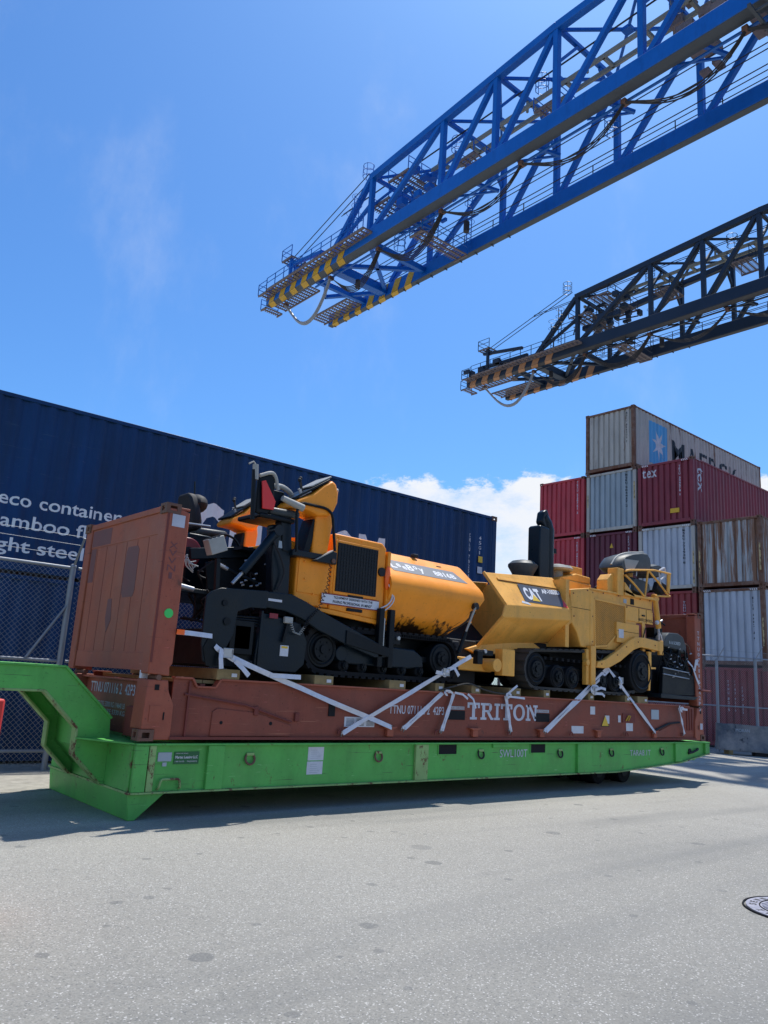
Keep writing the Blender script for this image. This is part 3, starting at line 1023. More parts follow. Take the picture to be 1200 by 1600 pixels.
part('stencil', m, 'pale_sticker', t, smooth=False)
tag(part('timber_block', M().bar(p0 + bd * 0.35 + bn * -0.3 + Vector((0, 0, -0.07)), p0 + bd * 0.35 + bn * 0.35 + Vector((0, 0, -0.07)), 0.12, 0.14), 'wood'), 'short timber block propping the left end of the concrete barrier', 'block')
tag(part('steel_skid', M().box(-0.8, 0.8, -0.2, 0.2, 0, 0.10), 'black'), 'black skid under the right half of the concrete barrier', 'skid')
o = bpy.data.objects['steel_skid']; o.location = p0 + bd * 1.9 - Vector((0, 0, 0.14)); o.rotation_euler = (0, 0, math.atan2(bd.y, bd.x))

# red plastic barrier at the left edge of the frame
t = thing('plastic_barrier', 'red and orange plastic road barrier cut by the left edge of the photo', 'barrier', (-2.75, -2.6, 0))
m = M()
for a, b in ((-3.30, -2.15),):
    m.yz([(-2.85, 0.0), (-2.40, 0.0), (-2.44, 0.25), (-2.55, 0.9), (-2.56, 1.29), (-2.70, 1.29), (-2.71, 0.9), (-2.81, 0.25)], a, b)
part('lower_shell', m, 'barrier_orange', t, 0.02)
m = M(); m.box(-3.29, -2.145, -2.735, -2.53, 0.93, 1.31); part('upper_panel', m, 'barrier_red', t, 0.015)

# manhole cover
t = thing('manhole_cover', 'round cast iron manhole cover in the asphalt at the lower right', 'manhole cover', (3.30, -5.25, 0.004))
cx, cy, rr_ = 3.22, -5.34, 0.42
part('frame', M().tube([(cx + (rr_ + 0.02) * math.cos(a * math.pi / 24), cy + (rr_ + 0.02) * math.sin(a * math.pi / 24), 0.006) for a in range(48)], 0.008, 6, closed=True), 'rubber', t)
part('lid', M().cyl((cx, cy, 0.0), (cx, cy, 0.012), rr_, 48), 'cast_iron', t)
part('rim', M().tube([(cx + (rr_ - 0.10) * math.cos(a * math.pi / 24), cy + (rr_ - 0.10) * math.sin(a * math.pi / 24), 0.013) for a in range(48)], 0.005, 6, closed=True), 'rubber', t)
m = M()
for k in range(-13, 14):
    a = k * 0.022; hlf = math.sqrt(max(0, 0.30 ** 2 - a * a)) * 0.98
    if hlf > 0.05: m.box(cx - hlf, cx + hlf, cy + a - 0.005, cy + a + 0.005, 0.012, 0.017)
part('rib', m, 'cast_iron', t)
m = M()
s = 'ALUMAX SEWER'
for k, ch in enumerate(s):
    if ch == ' ': continue
    a = R(215 - k * 14)
    cxx, cyy = cx + 0.34 * math.cos(a), cy + 0.34 * math.sin(a)
    u = Vector((math.sin(a), -math.cos(a), 0)); v = Vector((math.cos(a), math.sin(a), 0))
    text(m, ch, Vector((cxx, cyy, 0.0135)) - u * 0.022, u, v, w=0.044, h=0.055, bold=0.03)
part('lettering', m, 'dusty_rubber', t, smooth=False)

# ================================================================ GREEN ROLL TRAILER
t = thing('roll_trailer', 'green gooseneck roll trailer lettered SWL100T carrying the brown flat rack', 'trailer', (0, 0, 0))
TW = 2.44
for y0, sg in ((0.0, 1), (TW, -1)):
    m = M()
    prof = [(0.02, 0.28), (9.0, 0.28), (11.2, 0.40), (12.36, 0.56), (12.36, 0.775), (0.0, 0.775)]
    m.xz(prof, y0 + 0.05 * sg, y0 + 0.075 * sg)
    part('side_web', m, 'green_paint', t)
    m = M()
    m.bar((0.0, y0 + 0.06 * sg, 0.765), (12.38, y0 + 0.06 * sg, 0.765), 0.13, 0.022)
    part('top_flange', m, 'green_paint', t, 0.004)
    m = M()
    for a, b in zip([(0.0, 0.272), (9.0, 0.272), (11.2, 0.392), (12.36, 0.552)][:-1], [(9.0, 0.272), (11.2, 0.392), (12.36, 0.552)]):
        m.bar((a[0], y0 + 0.06 * sg, a[1]), (b[0], y0 + 0.06 * sg, b[1]), 0.14, 0.018)
    part('bottom_flange', m, 'worn_green_edge', t)
    for a, b, z0 in ((0.0, 0.15, 0.282), (0.16, 0.235, 0.282), (0.86, 1.07, 0.282), (4.06, 4.30, 0.282), (7.82, 8.22, 0.282), (11.02, 11.26, 0.41), (12.20, 12.37, 0.54)):
        m = M(); m.box(a, b, y0 + 0.004 * sg, y0 + 0.05 * sg, z0, 0.752)
        wornp = a in (0.16, 4.06)
        part('rib', m, 'worn_green_edge' if wornp else 'green_paint', t, 0.006)
m = M()
m.box(0.0, 12.36, 0.13, TW - 0.13, 0.755, 0.772)
part('deck_plate', m, 'green_paint', t)
for k in range(12):
    m = M(); m.box(0.5 + k * 1.03, 0.56 + k * 1.03, 0.08, TW - 0.08, 0.42, 0.75)
    part('cross_member', m, 'green_paint', t)
# recessed pockets
for a, b in ((4.53, 4.90), (6.60, 6.97)):
    m = M(); m.box(a, b, 0.044, 0.058, 0.615, 0.745); part('fork_pocket', m, 'void', t)
    m = M()
    m.box(a - 0.012, b + 0.012, 0.036, 0.050, 0.603, 0.615); m.box(a - 0.012, a, 0.036, 0.050, 0.615, 0.745); m.box(b, b + 0.012, 0.036, 0.050, 0.615, 0.745)
    part('pocket_rim', m, 'green_paint', t)
m = M(); m.box(5.68, 6.25, 0.018, 0.05, 0.70, 0.752); part('lock_plate', m, 'green_paint', t, 0.005)
# lashing rings
for x, z in ((1.42, 0.60), (3.40, 0.60), (5.42, 0.61), (7.36, 0.60), (8.85, 0.60), (10.55, 0.60)):
    pts = [(x + 0.062 * math.sin(a), 0.028 - 0.012 * math.cos(a), z - 0.062 * math.cos(a)) for a in [R(i * 15 - 140) for i in range(19)]]
    part('lashing_ring', M().tube(pts, 0.013, 6), 'casting_steel' if x < 4 else 'black', t)
    m = M(); m.box(x - 0.05, x + 0.05, 0.022, 0.05, z + 0.035, z + 0.068); part('ring_bracket', m, 'worn_green_edge', t, 0.004)
# step loop
part('step_loop', M().tube(ends([(0.31, 0.05, 0.30), (0.31, 0.012, 0.32), (0.33, 0.012, 0.405), (0.54, 0.012, 0.405), (0.56, 0.012, 0.32), (0.56, 0.05, 0.30)], 0.03), 0.013, 8), 'worn_green_edge', t)
# plates and papers
m = M(); m.box(0.275, 0.435, 0.040, 0.050, 0.585, 0.680); part('data_plate', m, 'pale_sticker', t, 0.003)
m = M(); m.box(0.335, 0.385, 0.040, 0.050, 0.535, 0.575); part('small_label', m, 'pale_sticker', t)
m = M(); m.box(0.465, 0.765, 0.040, 0.050, 0.555, 0.685); ow = part('owner_plate', m, 'dark_green', t)
m = M(); text(m, 'Martec Leasing LLC', (0.478, 0.038, 0.605), (1, 0, 0), (0, 0, 1), w=0.27, h=0.038, bold=0.02)
text(m, 'CARGO EQUIPMENT', (0.48, 0.038, 0.662), (1, 0, 0), (0, 0, 1), w=0.15, h=0.010)
text(m, '1-800 CHASSIS', (0.478, 0.038, 0.577), (1, 0, 0), (0, 0, 1), w=0.11, h=0.013); text(m, 'TRAILER RENTAL', (0.62, 0.038, 0.577), (1, 0, 0), (0, 0, 1), w=0.125, h=0.013)
part('lettering', m, 'white', ow, smooth=False)
m = M(); m.box(2.26, 2.50, 0.046, 0.050, 0.565, 0.725); part('paper_notice', m, 'paper', t)
m = M(); m.box(2.255, 2.495, 0.045, 0.050, 0.40, 0.553); part('paper_notice', m, 'paper', t)
m = M()
for k in range(5): m.box(2.30, 2.30 + random.uniform(0.08, 0.16), 0.0445, 0.0455, 0.59 + k * 0.024, 0.594 + k * 0.024); m.box(2.30, 2.30 + random.uniform(0.08, 0.16), 0.0435, 0.0445, 0.42 + k * 0.024, 0.424 + k * 0.024)
part('print', m, 'pale_sticker', t)
m = M(); text(m, 'SWL100T', (5.86, 0.042, 0.555), (1, 0, 0), (0, 0, 1), w=0.66, h=0.115, bold=0.0)
text(m, 'TARA8.1T', (9.46, 0.042, 0.535), (1, 0, 0), (0, 0, 1), w=0.70, h=0.10, bold=0.0)
part('lettering', m, 'offwhite', t, smooth=False)
# front skid foot
m = M(); m.xz([(-0.02, 0.262), (0.01, 0.0), (0.09, 0.0), (0.40, 0.262)], 0.03, TW - 0.03)
part('front_foot', m, 'green_paint', t, 0.01)
m = M(); m.box(-0.012, 0.012, 0.06, TW - 0.06, 0.285, 0.752); part('front_plate', m, 'green_paint', t)
m = M(); m.box(-0.03, 0.0, 0.0, TW, 0.262, 0.283); part('front_sill', m, 'worn_green_edge', t)
# gooseneck: two webs with flanges and a recessed belly
neck_o = [(-6.5, 1.50), (-0.60, 1.515), (-0.03, 0.985), (-0.014, 0.80), (-0.014, 0.285), (-0.06, 0.285), (-0.385, 0.60), (-0.385, 0.875), (-0.78, 1.255), (-6.5, 1.235)]
for y0, sg in ((0.70, 1), (1.74, -1)):
    part('neck_web', M().xz(neck_o, y0, y0 + 0.022 * sg), 'green_paint', t)
    m = M()
    low = [(-6.5, 1.235), (-0.78, 1.255), (-0.385, 0.875), (-0.385, 0.60), (-0.06, 0.285)]
    for a, b in zip(low[:-1], low[1:]):
        m.bar((a[0], y0 + 0.06 * sg - 0.0, a[1]), (b[0], y0 + 0.06 * sg, b[1]), 0.13, 0.026)
    part('neck_flange', m, 'worn_green_edge', t, 0.005)
m = M()
inn = [(-6.5, 1.38), (-0.70, 1.39), (-0.25, 0.95), (-0.25, 0.66), (-0.005, 0.40)]
for a, b in zip(inn[:-1], inn[1:]):
    m.bar((a[0], 1.22, a[1]), (b[0], 1.22, b[1]), 1.0, 0.012)
part('neck_belly', m, 'green_paint', t)
m = M()
topl = [(-6.5, 1.505), (-0.60, 1.52), (-0.02, 0.985)]
for a, b in zip(topl[:-1], topl[1:]):
    m.bar((a[0], 1.22, a[1]), (b[0], 1.22, b[1]), 1.10, 0.024)
part('neck_top_plate', m, 'green_paint', t, 0.004)
for sg, y0, y1 in ((1, 0.02, 0.695), (-1, TW - 0.02, 1.745)):
    m = M(); m.xy([(-0.015, y0), (-0.014, y1), (-0.39, y1)], 0.762, 0.778); part('deck_gusset', m, 'green_paint', t)
# rear running gear under the deck
for x in (9.15, 9.98):
    for y in (0.62, 0.95, 1.50, 1.83):
        w = M(); w.cyl((x, y - 0.13, 0.225), (x, y + 0.13, 0.225), 0.225, 28)
        wh = part('wheel', w, 'rubber', t, 0.015)
        part('hub', M().cyl((x, y - 0.145, 0.225), (x, y - 0.10, 0.225), 0.11, 18), 'black_paint', wh)
    part('axle', M().cyl((x, 0.5, 0.225), (x, 1.95, 0.225), 0.05, 10), 'black_paint', t)
m = M(); m.box(9.0, 10.15, 1.12, 1.32, 0.15, 0.42); part('bogie_beam', m, 'black_paint', t)
part('tail_light', M().cyl((11.62, 0.03, 0.60), (11.62, 0.055, 0.60), 0.05, 14), 'black', t)
part('air_coupling', M().tube([(11.55, 0.03, 0.56), (11.68, 0.01, 0.58), (11.83, 0.0, 0.62), (11.95, 0.04, 0.64)], 0.022, 8), 'black', t)

# ================================================================ FLAT RACK
t = thing('flat_rack', 'brown flat rack with big white serif lettering and two upright end walls', 'flat rack', (0, 0, 0.80))
FR = t
ZB, ZD = 0.80, 1.47
RW = 2.438
LN = 12.192


def topz(x): return ZD
for y0, sg, near in ((0.0, 1, True), (RW, -1, False)):
    m = M()
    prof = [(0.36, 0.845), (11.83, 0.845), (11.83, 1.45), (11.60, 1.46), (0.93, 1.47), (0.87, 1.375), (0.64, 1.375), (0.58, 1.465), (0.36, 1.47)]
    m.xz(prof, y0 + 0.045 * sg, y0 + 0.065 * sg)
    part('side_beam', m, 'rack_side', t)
    m = M(); m.bar((0.36, y0 + 0.055 * sg, 0.83), (11.83, y0 + 0.055 * sg, 0.83), 0.11, 0.03); part('bottom_rail', m, 'rack_brown_dark', t)
    m = M()
    for a, b in zip([(0.36, 1.475), (0.575, 1.475), (0.635, 1.385), (0.87, 1.385), (0.93, 1.477), (11.60, 1.467)][:-1], [(0.575, 1.475), (0.635, 1.385), (0.87, 1.385), (0.93, 1.477), (11.60, 1.467)]):
        m.bar((a[0], y0 + 0.06 * sg, a[1]), (b[0], y0 + 0.06 * sg, b[1]), 0.10, 0.022)
    part('top_rail', m, 'rack_brown', t, 0.003)
# doubler plate, slanted tie and hooks on the near beam
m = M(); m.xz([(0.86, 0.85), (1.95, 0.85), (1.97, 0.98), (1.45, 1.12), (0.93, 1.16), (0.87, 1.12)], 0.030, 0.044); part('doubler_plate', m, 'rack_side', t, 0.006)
part('tie_rod', M().tube([(0.50, 0.03, 1.30), (1.30, 0.02, 1.20), (1.95, 0.03, 1.02)], 0.014, 6), 'rack_brown_dark', t)
for x, z in ((1.44, 1.14), (2.03, 1.08)):
    m = M(); m.box(x - 0.03, x + 0.03, 0.012, 0.045, z - 0.05, z + 0.05); part('tie_block', m, 'rack_brown_dark', t, 0.006)
m = M(); m.cyl((0.99, 0.026, 1.0), (0.99, 0.03, 1.0), 0.02, 12); m.cyl((1.66, 0.026, 1.0), (1.66, 0.03, 1.0), 0.022, 12); part('bolt_hole', m, 'void', t)
for x in (0.55,):
    m = M(); m.box(x - 0.01, x + 0.01, 0.02, 0.046, 0.85, 1.44); part('stiffener', m, 'rack_brown_dark', t)
for x in (2.72, 3.55, 4.45, 5.24, 6.03, 6.83, 7.62, 8.42, 9.3, 10.26, 11.28):
    big = x in (3.55, 5.24, 6.83, 8.42, 10.26)
    m = M()
    if big:
        m.box(x - 0.055, x + 0.055, -0.012, 0.045, 0.86, 0.98)
        m.xz([(x - 0.14, 0.985), (x + 0.12, 0.985), (x + 0.06, 0.955), (x - 0.06, 0.955)], -0.02, 0.045)
        part('lashing_bracket', m, 'rack_brown', t, 0.006)
    else:
        pts = [(x + 0.045 * math.cos(a), 0.005, 0.885 + 0.06 * math.sin(a)) for a in [R(i * 20) for i in range(10)]]
        part('lashing_eye', M().tube(pts, 0.011, 6), 'rack_brown_dark', t)
for a, b in ((4.68, 5.04), (6.72, 7.06)):
    m = M(); m.box(a, b, 0.030, 0.046, 1.095, 1.225); part('fork_pocket', m, 'void', t)
    m = M(); m.box(a, b - 0.01, 0.038, 0.044, 1.24, 1.285)
    pl = part('pocket_label', m, 'pale_sticker', t)
for a, b, c_, d in ((2.79, 3.30, 0.975, 1.10), (7.68, 8.02, 0.92, 1.04), (8.22, 8.36, 1.24, 1.375), (8.58 + 0.08, 8.80, 1.09, 1.23), (9.34, 9.56, 0.97, 1.11), (9.06 + 0.02, 9.16, 1.12, 1.24)):
    m = M(); m.box(a, b, 0.0395, 0.0445, c_, d); part('paper_label', m, 'paper', t)
m = M()
for a in (2.81, 2.98, 3.15):
    for k in range(6): m.box(a + 0.01, a + 0.14, 0.0385, 0.0395, 0.99 + k * 0.016, 0.996 + k * 0.016)
part('print', m, 'letter_dark', t)
m = M(); m.box(10.19, 10.46, 0.030, 0.044, 1.19, 1.37); part('rating_plate', m, 'pale_sticker', t, 0.004)
m = M(); m.box(9.22, 9.62, 0.030, 0.0445, 1.12, 1.28); part('recess_box', m, 'rack_brown_dark', t)
m = M(); m.tube([(9.30, 0.02, 1.15), (9.36, 0.0, 1.24), (9.42, 0.0, 1.24), (9.38, 0.02, 1.15)], 0.012, 6); part('yellow_hook', m, 'stripe_yellow', t)
m = M(); m.box(2.52, 2.62, 0.030, 0.0445, 1.10, 1.25); part('recess_box', m, 'void', t)
m = M(); m.add([(8.54, 0.041, 1.04), (8.80, 0.041, 1.04), (8.67, 0.041, 1.26)], [(0, 1, 2)]); part('warning_triangle', m, 'black', t, smooth=False)
bpy.data.objects['warning_triangle'].location = (-0.0, 0, 0)
m = M(); m.add([(8.565, 0.039, 1.052), (8.775, 0.039, 1.052), (8.67, 0.039, 1.232)], [(0, 1, 2)]); part('warning_triangle', m, 'yellow', t, smooth=False)
# shift labels clear of the triangle
# TRITON in slab-serif strokes


def serif(m, ch, x, z, w, h, y):
    s, q = w * 0.20, h * 0.15   # stem width, slab thickness
    B = lambda a, b, c_, d: m.box(x + a * w, x + b * w, y, y + 0.002, z + c_ * h, z + d * h)
    sl = 0.14
    if ch == 'T':
        B(0, 1, 1 - sl, 1); B(0, .16, .68, 1 - sl); B(.84, 1, .68, 1 - sl); B(.38, .62, sl, 1 - sl); B(.22, .78, 0, sl)
    elif ch == 'I':
        B(.0, 1, 1 - sl, 1); B(.0, 1, 0, sl); B(.28, .72, sl, 1 - sl)
    elif ch == 'R':
        B(0, .70, 1 - sl, 1); B(.12, .34, sl, 1 - sl); B(0, .46, 0, sl); B(.34, .72, .46, .58)
        m.xz([(x + w * a, z + h * b) for a, b in ((.70, 1), (.84, .93), (.88, .80), (.86, .62), (.72, .46), (.62, .58), (.66, .66), (.66, .80), (.62, .86))], y, y + 0.002)
        m.xz([(x + w * a, z + h * b) for a, b in ((.46, .48), (.68, .48), (.92, .13), (1.02, .13), (1.02, 0), (.80, 0))], y, y + 0.002)
    elif ch == 'O':
        ro = [(x + w * (.5 + .5 * math.cos(a)), z + h * (.5 + .52 * math.sin(a))) for a in [2 * math.pi * k / 28 for k in range(28)]]
        ri = [(x + w * (.5 + .28 * math.cos(a)), z + h * (.5 + .38 * math.sin(a))) for a in [2 * math.pi * k / 28 for k in range(28)]]
        m.add([(a, y, b) for a, b in ro] + [(a, y, b) for a, b in ri], [(k, (k + 1) % 28, 28 + (k + 1) % 28, 28 + k) for k in range(28)])
    elif ch == 'N':
        B(.10, .28, sl, 1 - sl); B(.74, .90, sl, 1 - sl); B(0, .40, 0, sl); B(0, .30, 1 - sl, 1); B(.62, 1, 1 - sl, 1)
        m.xz([(x + w * a, z + h * b) for a, b in ((.10, 1), (.36, 1), (.90, .14), (.90, 0), (.74, 0), (.28, .78))], y, y + 0.002)


m = M()
x = 5.10
for ch, w in (('T', .27), ('R', .29), ('I', .13), ('T', .27), ('O', .29), ('N', .30)):
    serif(m, ch, x, 1.105, w, 0.245, 0.041); x += w + 0.022
part('maker_name', m, 'offwhite', t, smooth=False)
m = M(); text(m, 'TTNU 071116 2  42P3', (3.55, 0.0435, 1.155), (1, 0, 0), (0, 0, 1), w=1.06, h=0.115, bold=0.01)
part('container_number', m, 'offwhite', t, smooth=False)
m = M(); text(m, 'MAX GROSS', (4.70, 0.0370, 1.247), (1, 0, 0), (0, 0, 1), w=0.32, h=0.03); text(m, '40 TONNE', (6.74, 0.0370, 1.247), (1, 0, 0), (0, 0, 1), w=0.28, h=0.03)
part('pocket_print', m, 'rack_brown', t, smooth=False)
# timber floor
for k in range(38):
    x = 0.46 + k * 0.295
    if k == 0: fl = part('floor_board', M().box(x, x + 0.285, 0.12, RW - 0.12, 1.425, 1.462), 'wood', t)
    else:
        o = fl.copy(); C.objects.link(o); o.parent = t; o.location = (k * 0.295, 0, 0)
for k in range(20):
    m = M(); m.box(0.7 + k * 0.56, 0.76 + k * 0.56, 0.07, RW - 0.07, 0.95, 1.42); part('cross_member', m, 'rack_brown_dark', t)
# the two ends
for ex, sx in ((0.0, 1), (LN, -1)):
    X = lambda a: ex + a * sx
    for y0, sy in ((0.0, 1), (RW, -1)):
        Y = lambda a: y0 + a * sy
        m = M()
        cs = casting(X(0), Y(0), ZB, sx, sy, 1); m.add(cs.v, cs.f); part('corner_casting', m, 'casting_steel', t)
        m = M(); cs = casting(X(0.01), Y(0), 3.391, sx, sy, -1); m.add(cs.v, cs.f); part('corner_casting', m, 'casting_steel', t)
        m = M(); m.xz([(X(0.03), 0.918), (X(0.18), 0.918), (X(0.18), 0.81), (X(0.375), 0.81), (X(0.375), 1.18), (X(0.30), 1.32), (X(0.28), 1.44), (X(0.05), 1.44)], Y(0.012), Y(0.30))
        part('base_post', m, 'rack_brown', t, 0.01)
        m = M(); m.box(X(0.10), X(0.22), Y(0.004), Y(0.012), 1.0, 1.17); part('post_plate', m, 'rack_brown', t)
        m = M(); m.box(X(0.13), X(0.18), Y(0.006), Y(0.013), 1.33, 1.39); m.box(X(0.26), X(0.275), Y(0.006), Y(0.013), 1.02, 1.10); part('pin_hole', m, 'void', t)
        m = M(); m.xz([(X(0.03), 1.50), (X(0.285), 1.485), (X(0.275), 1.58), (X(0.305), 1.62), (X(0.305), 3.31), (X(0.24), 3.335), (X(0.03), 3.335)], Y(0.008), Y(0.20))
        part('corner_post', m, 'rack_brown', t, 0.012)
        m = M(); m.box(X(0.035), X(0.06), Y(0.002), Y(0.008), 1.62, 3.27); part('post_edge', m, 'rack_brown_dark', t)
        m = M(); m.box(X(0.19), X(0.305), Y(0.01), Y(0.19), 3.335, 3.36); part('post_cap', m, 'rack_brown', t, 0.005)
        part('hinge_pin', M().cyl((X(0.16), Y(0.0), 1.465), (X(0.16), Y(0.32), 1.465), 0.03, 14), 'casting_steel', t)
    # end wall
    m = M(); m.box(X(0.055), X(0.10), 0.20, RW - 0.20, 1.53, 3.30); part('end_wall', m, 'rack_brown', t, 0.006)
    m = M(); m.bar((X(0.075), 0.16, 3.335), (X(0.075), RW - 0.16, 3.335), 0.09, 0.07); part('end_header', m, 'rack_brown', t, 0.006)
    m = M(); m.box(X(0.049), X(0.055), 0.20, RW - 0.20, 1.53, 1.72); m.box(X(0.049), X(0.055), 0.20, RW - 0.20, 3.05, 3.30)
    part('wall_band', m, 'rack_brown', t, 0.004)
    for k in range(6):
        y = 0.46 + k * 0.31
        for xx in (0.054, 0.1):
            m = M(); m.box(X(xx - 0.0015), X(xx + 0.003), y, y + 0.007, 1.73, 3.04); part('wall_seam', m, 'rack_brown_dark', t)
    # lower transverse beam
    m = M(); m.box(X(0.20), X(0.25), 0.30, RW - 0.30, 0.81, 1.41); part('end_beam', m, 'rack_brown', t, 0.004)
    m = M(); m.bar((X(0.19), 0.30, 1.415), (X(0.19), RW - 0.30, 1.415), 0.12, 0.02); part('beam_flange', m, 'rack_brown', t)
    m = M(); m.box(X(0.10), X(0.19), 0.40, 0.62, 0.81, 1.13); part('tunnel_bracket', m, 'rack_brown_dark', t, 0.006)
m = M(); m.box(0.0475, 0.049, 1.60, 2.22, 3.07, 3.28); m.box(0.052, 0.055, 2.05, 2.22, 2.6, 3.04)
m.yz([(0.70, 2.42), (0.74, 2.36), (1.02, 2.36), (1.07, 2.42), (1.06, 2.92), (1.02, 2.97), (0.76, 2.97), (0.70, 2.92)], 0.052, 0.055); m.yz([(1.33, 2.36), (1.28, 2.10), (1.38, 1.95), (1.46, 2.12), (1.45, 2.36)], 0.052, 0.055)
part('paint_patch', m, 'faded_patch', t)
m = M(); text(m, 'TTNU 071116 2  42P3', (0.196, 1.98, 1.235), (0, -1, 0), (0, 0, 1), w=1.33, h=0.125, bold=0.01)
text(m, 'MAX GROSS 52000 KG 114640 LB', (0.196, 1.86, 1.075), (0, -1, 0), (0, 0, 1), w=0.98, h=0.06); text(m, 'TARE 5330 KG', (0.196, 1.50, 0.995), (0, -1, 0), (0, 0, 1), w=0.64, h=0.055); text(m, 'PAYLOAD', (0.196, 1.50, 0.915), (0, -1, 0), (0, 0, 1), w=0.22, h=0.055)
part('container_number', m, 'offwhite', t, smooth=False)
m = M(); m.box(0.095, 0.25, 0.002, 0.008, 3.13, 3.27); part('paper_label', m, 'offwhite', t)
part('round_sticker', M().cyl((0.185, 0.0015, 2.16), (0.185, 0.008, 2.16), 0.052, 24), 'lime', t)
m = M(); m.box(0.05, 0.12, 0.20, 0.26, 1.445, 1.56); part('bracket_label', m, 'white', t)
m = M(); vtext(m, 'XVVN1', (0.10, 0.005, 2.95), (1, 0, 0), (0, 0, 1), 0.10, 0.07, 0.085, 0.0); part('chalk_mark', m, 'faded_patch', t, smooth=False)
m = M(); vtext(m, 'TTNU071116242P3', (11.97, 0.005, 3.0), (1, 0, 0), (0, 0, 1), 0.085, 0.075, 0.11, 0.01); part('container_number', m, 'offwhite', t, smooth=False)
m = M(); m.box(12.0, 12.10, 0.002, 0.01, 1.02, 1.14); part('paper_label', m, 'offwhite', t)
part('draw_pin', M().cyl((11.98, -0.02, 1.80), (12.42, -0.02, 1.79), 0.022, 8), 'rack_brown_dark', t)
for k in range(3):
    m = M(); m.box(11.52 + k * 0.10, 11.56 + k * 0.10, 0.03, 0.12, 1.0, 1.42); part('end_stiffener', m, 'rack_brown_dark', t)
m = M(); m.xz([(10.35, 0.86), (11.45, 0.86), (11.45, 1.02), (11.0, 1.13), (10.35, 0.95)], 0.028, 0.044); part('doubler_plate', m, 'rack_side', t, 0.006)
part('tie_rod', M().tube([(10.25, 0.02, 0.98), (10.8, 0.02, 1.12), (11.2, 0.02, 1.15)], 0.02, 6), 'black', t)

# timber dunnage across the deck
wd = [(1.17, 0.30), (2.55, 0.30), (3.81, 0.30), (4.57, 0.18), (5.35, 0.20), (6.30, 0.30), (7.05, 0.16), (8.30, 0.16), (9.45, 0.17), (10.05, 0.35)]
lab = ['first timber under the black paver screed from the left', 'second timber from the left, under the orange paver track', 'third timber from the left, under the orange paver track', 'narrow timber under the front idler of the orange paver', 'timber between the two pavers by the black cable', 'timber under the front idler of the yellow paver', 'narrow timber under the belt track of the yellow paver', 'timber beneath the yellow leg of the yellow paver', 'narrow timber in front of the large rear wheel', 'long timber under the rear of the yellow paver']
for (x, w), l in zip(wd, lab):
    o = tag(part('timber_beam', M().box(-w, 0, 0.02, 2.40, 0, 0.125), 'wood', bevel=0.006), l, 'timber', 'timbers laid across the flat rack')
    o.location = (x, 0, 1.475)
    o2 = part('grade_mark', M().box(-0.11, -0.04, 0.014, 0.02, 0.04, 0.08), 'paper', None)
    o2.parent = o


# ================================================================ STRAPS
def ribbon(pts, w, side, th=0.006):
    m = M(); pts = [Vector(p) for p in pts]; rings = []
    for i, p in enumerate(pts):
        d = (pts[min(i + 1, len(pts) - 1)] - pts[max(i - 1, 0)]).normalized()
        tw = 0.35 * math.sin(i * 1.3 + len(pts))
        a = (Matrix.Rotation(tw, 3, d) @ d.cross(Vector(side)).normalized()) * w / 2
        b = a.cross(d).normalized() * th / 2
        rings.append([p + a + b, p - a + b, p - a - b, p + a - b])
    return m.loft(rings)


def line(p, q, n=10, sag=0.02, wob=0.004):
    p, q = Vector(p), Vector(q)
    return [p.lerp(q, k / n) + Vector((0, -0.004 * math.sin(math.pi * k / n), -sag * 4 * (k / n) * (1 - k / n))) + Vector((0, 0, random.uniform(-wob, wob))) for k in range(n + 1)]


def strap(label, runs, tails, buckle=None, w=0.055):
    b = runs[0][0]
    t = thing('lashing_strap', label, 'strap', (b[0], b[1], b[2]), 'white lashing straps')
    for r_ in runs:
        e = Vector(r_[-1] if Vector(r_[-1]).z < Vector(r_[0]).z else r_[0])
        if e.z < 1.2:
            part('hook', M().tube([e + Vector((0, 0, .03)), e + Vector((-.012, .005, -.01)), e + Vector((0, .03, -.035)), e + Vector((.015, .04, -.005))], 0.008, 6), 'steel', t)
        part('webbing', ribbon(r_, w, (0, 1, 0)), 'strap', t, smooth=False)
    for r_ in tails:
        part('loose_end', ribbon(r_, w * 0.9, (0.2, 1, 0.1)), 'strap', t, smooth=False)
    if buckle:
        x, y, z = buckle
        m = M(); m.box(x - 0.06, x + 0.05, y - 0.03, y - 0.015, z - 0.045, z + 0.045); m.tube([(x - 0.06, y - 0.03, z - 0.05), (x - 0.06, y - 0.03, z + 0.05), (x + 0.06, y - 0.03, z + 0.05), (x + 0.06, y - 0.03, z - 0.05)], 0.008, 6, closed=True)
        part('buckle', m, 'steel', t)
    return t


def knot(x, y, z, r=0.05):
    return [(x + r * math.cos(a), y - 0.02 - 0.012 * math.sin(2 * a), z + r * 0.7 * math.sin(a)) for a in [R(i * 30) for i in range(11)]]


yS = -0.03
strap('long white strap running from the black screed down to the right', [line((0.78, yS, 1.85), (1.10, yS, 1.70)), line((1.0, yS, 1.74), (3.55, yS, 0.98), sag=0.01)],
      [[(0.86, yS - .02, 1.82), (0.84, yS - .05, 1.72), (0.86, yS - .05, 1.60)], [(1.05, yS - .02, 1.70), (1.14, yS - .05, 1.62), (1.23, yS - .05, 1.54)], [(1.55, yS - .01, 1.56), (1.75, yS - .03, 1.56), (1.98, yS - .03, 1.56)]], (0.94, yS, 1.78), w=0.062)
strap('short white strap with an orange end at the left corner post', [[(0.30, yS, 1.965), (0.45, yS, 1.965), (0.73, yS, 1.955)]], [], w=0.055)
part('orange_end', ribbon([(0.285, yS - 0.008, 1.967), (0.38, yS - 0.008, 1.967)], 0.057, (0, 1, 0)), 'hot_orange', bpy.data.objects['lashing_strap.001'], smooth=False)
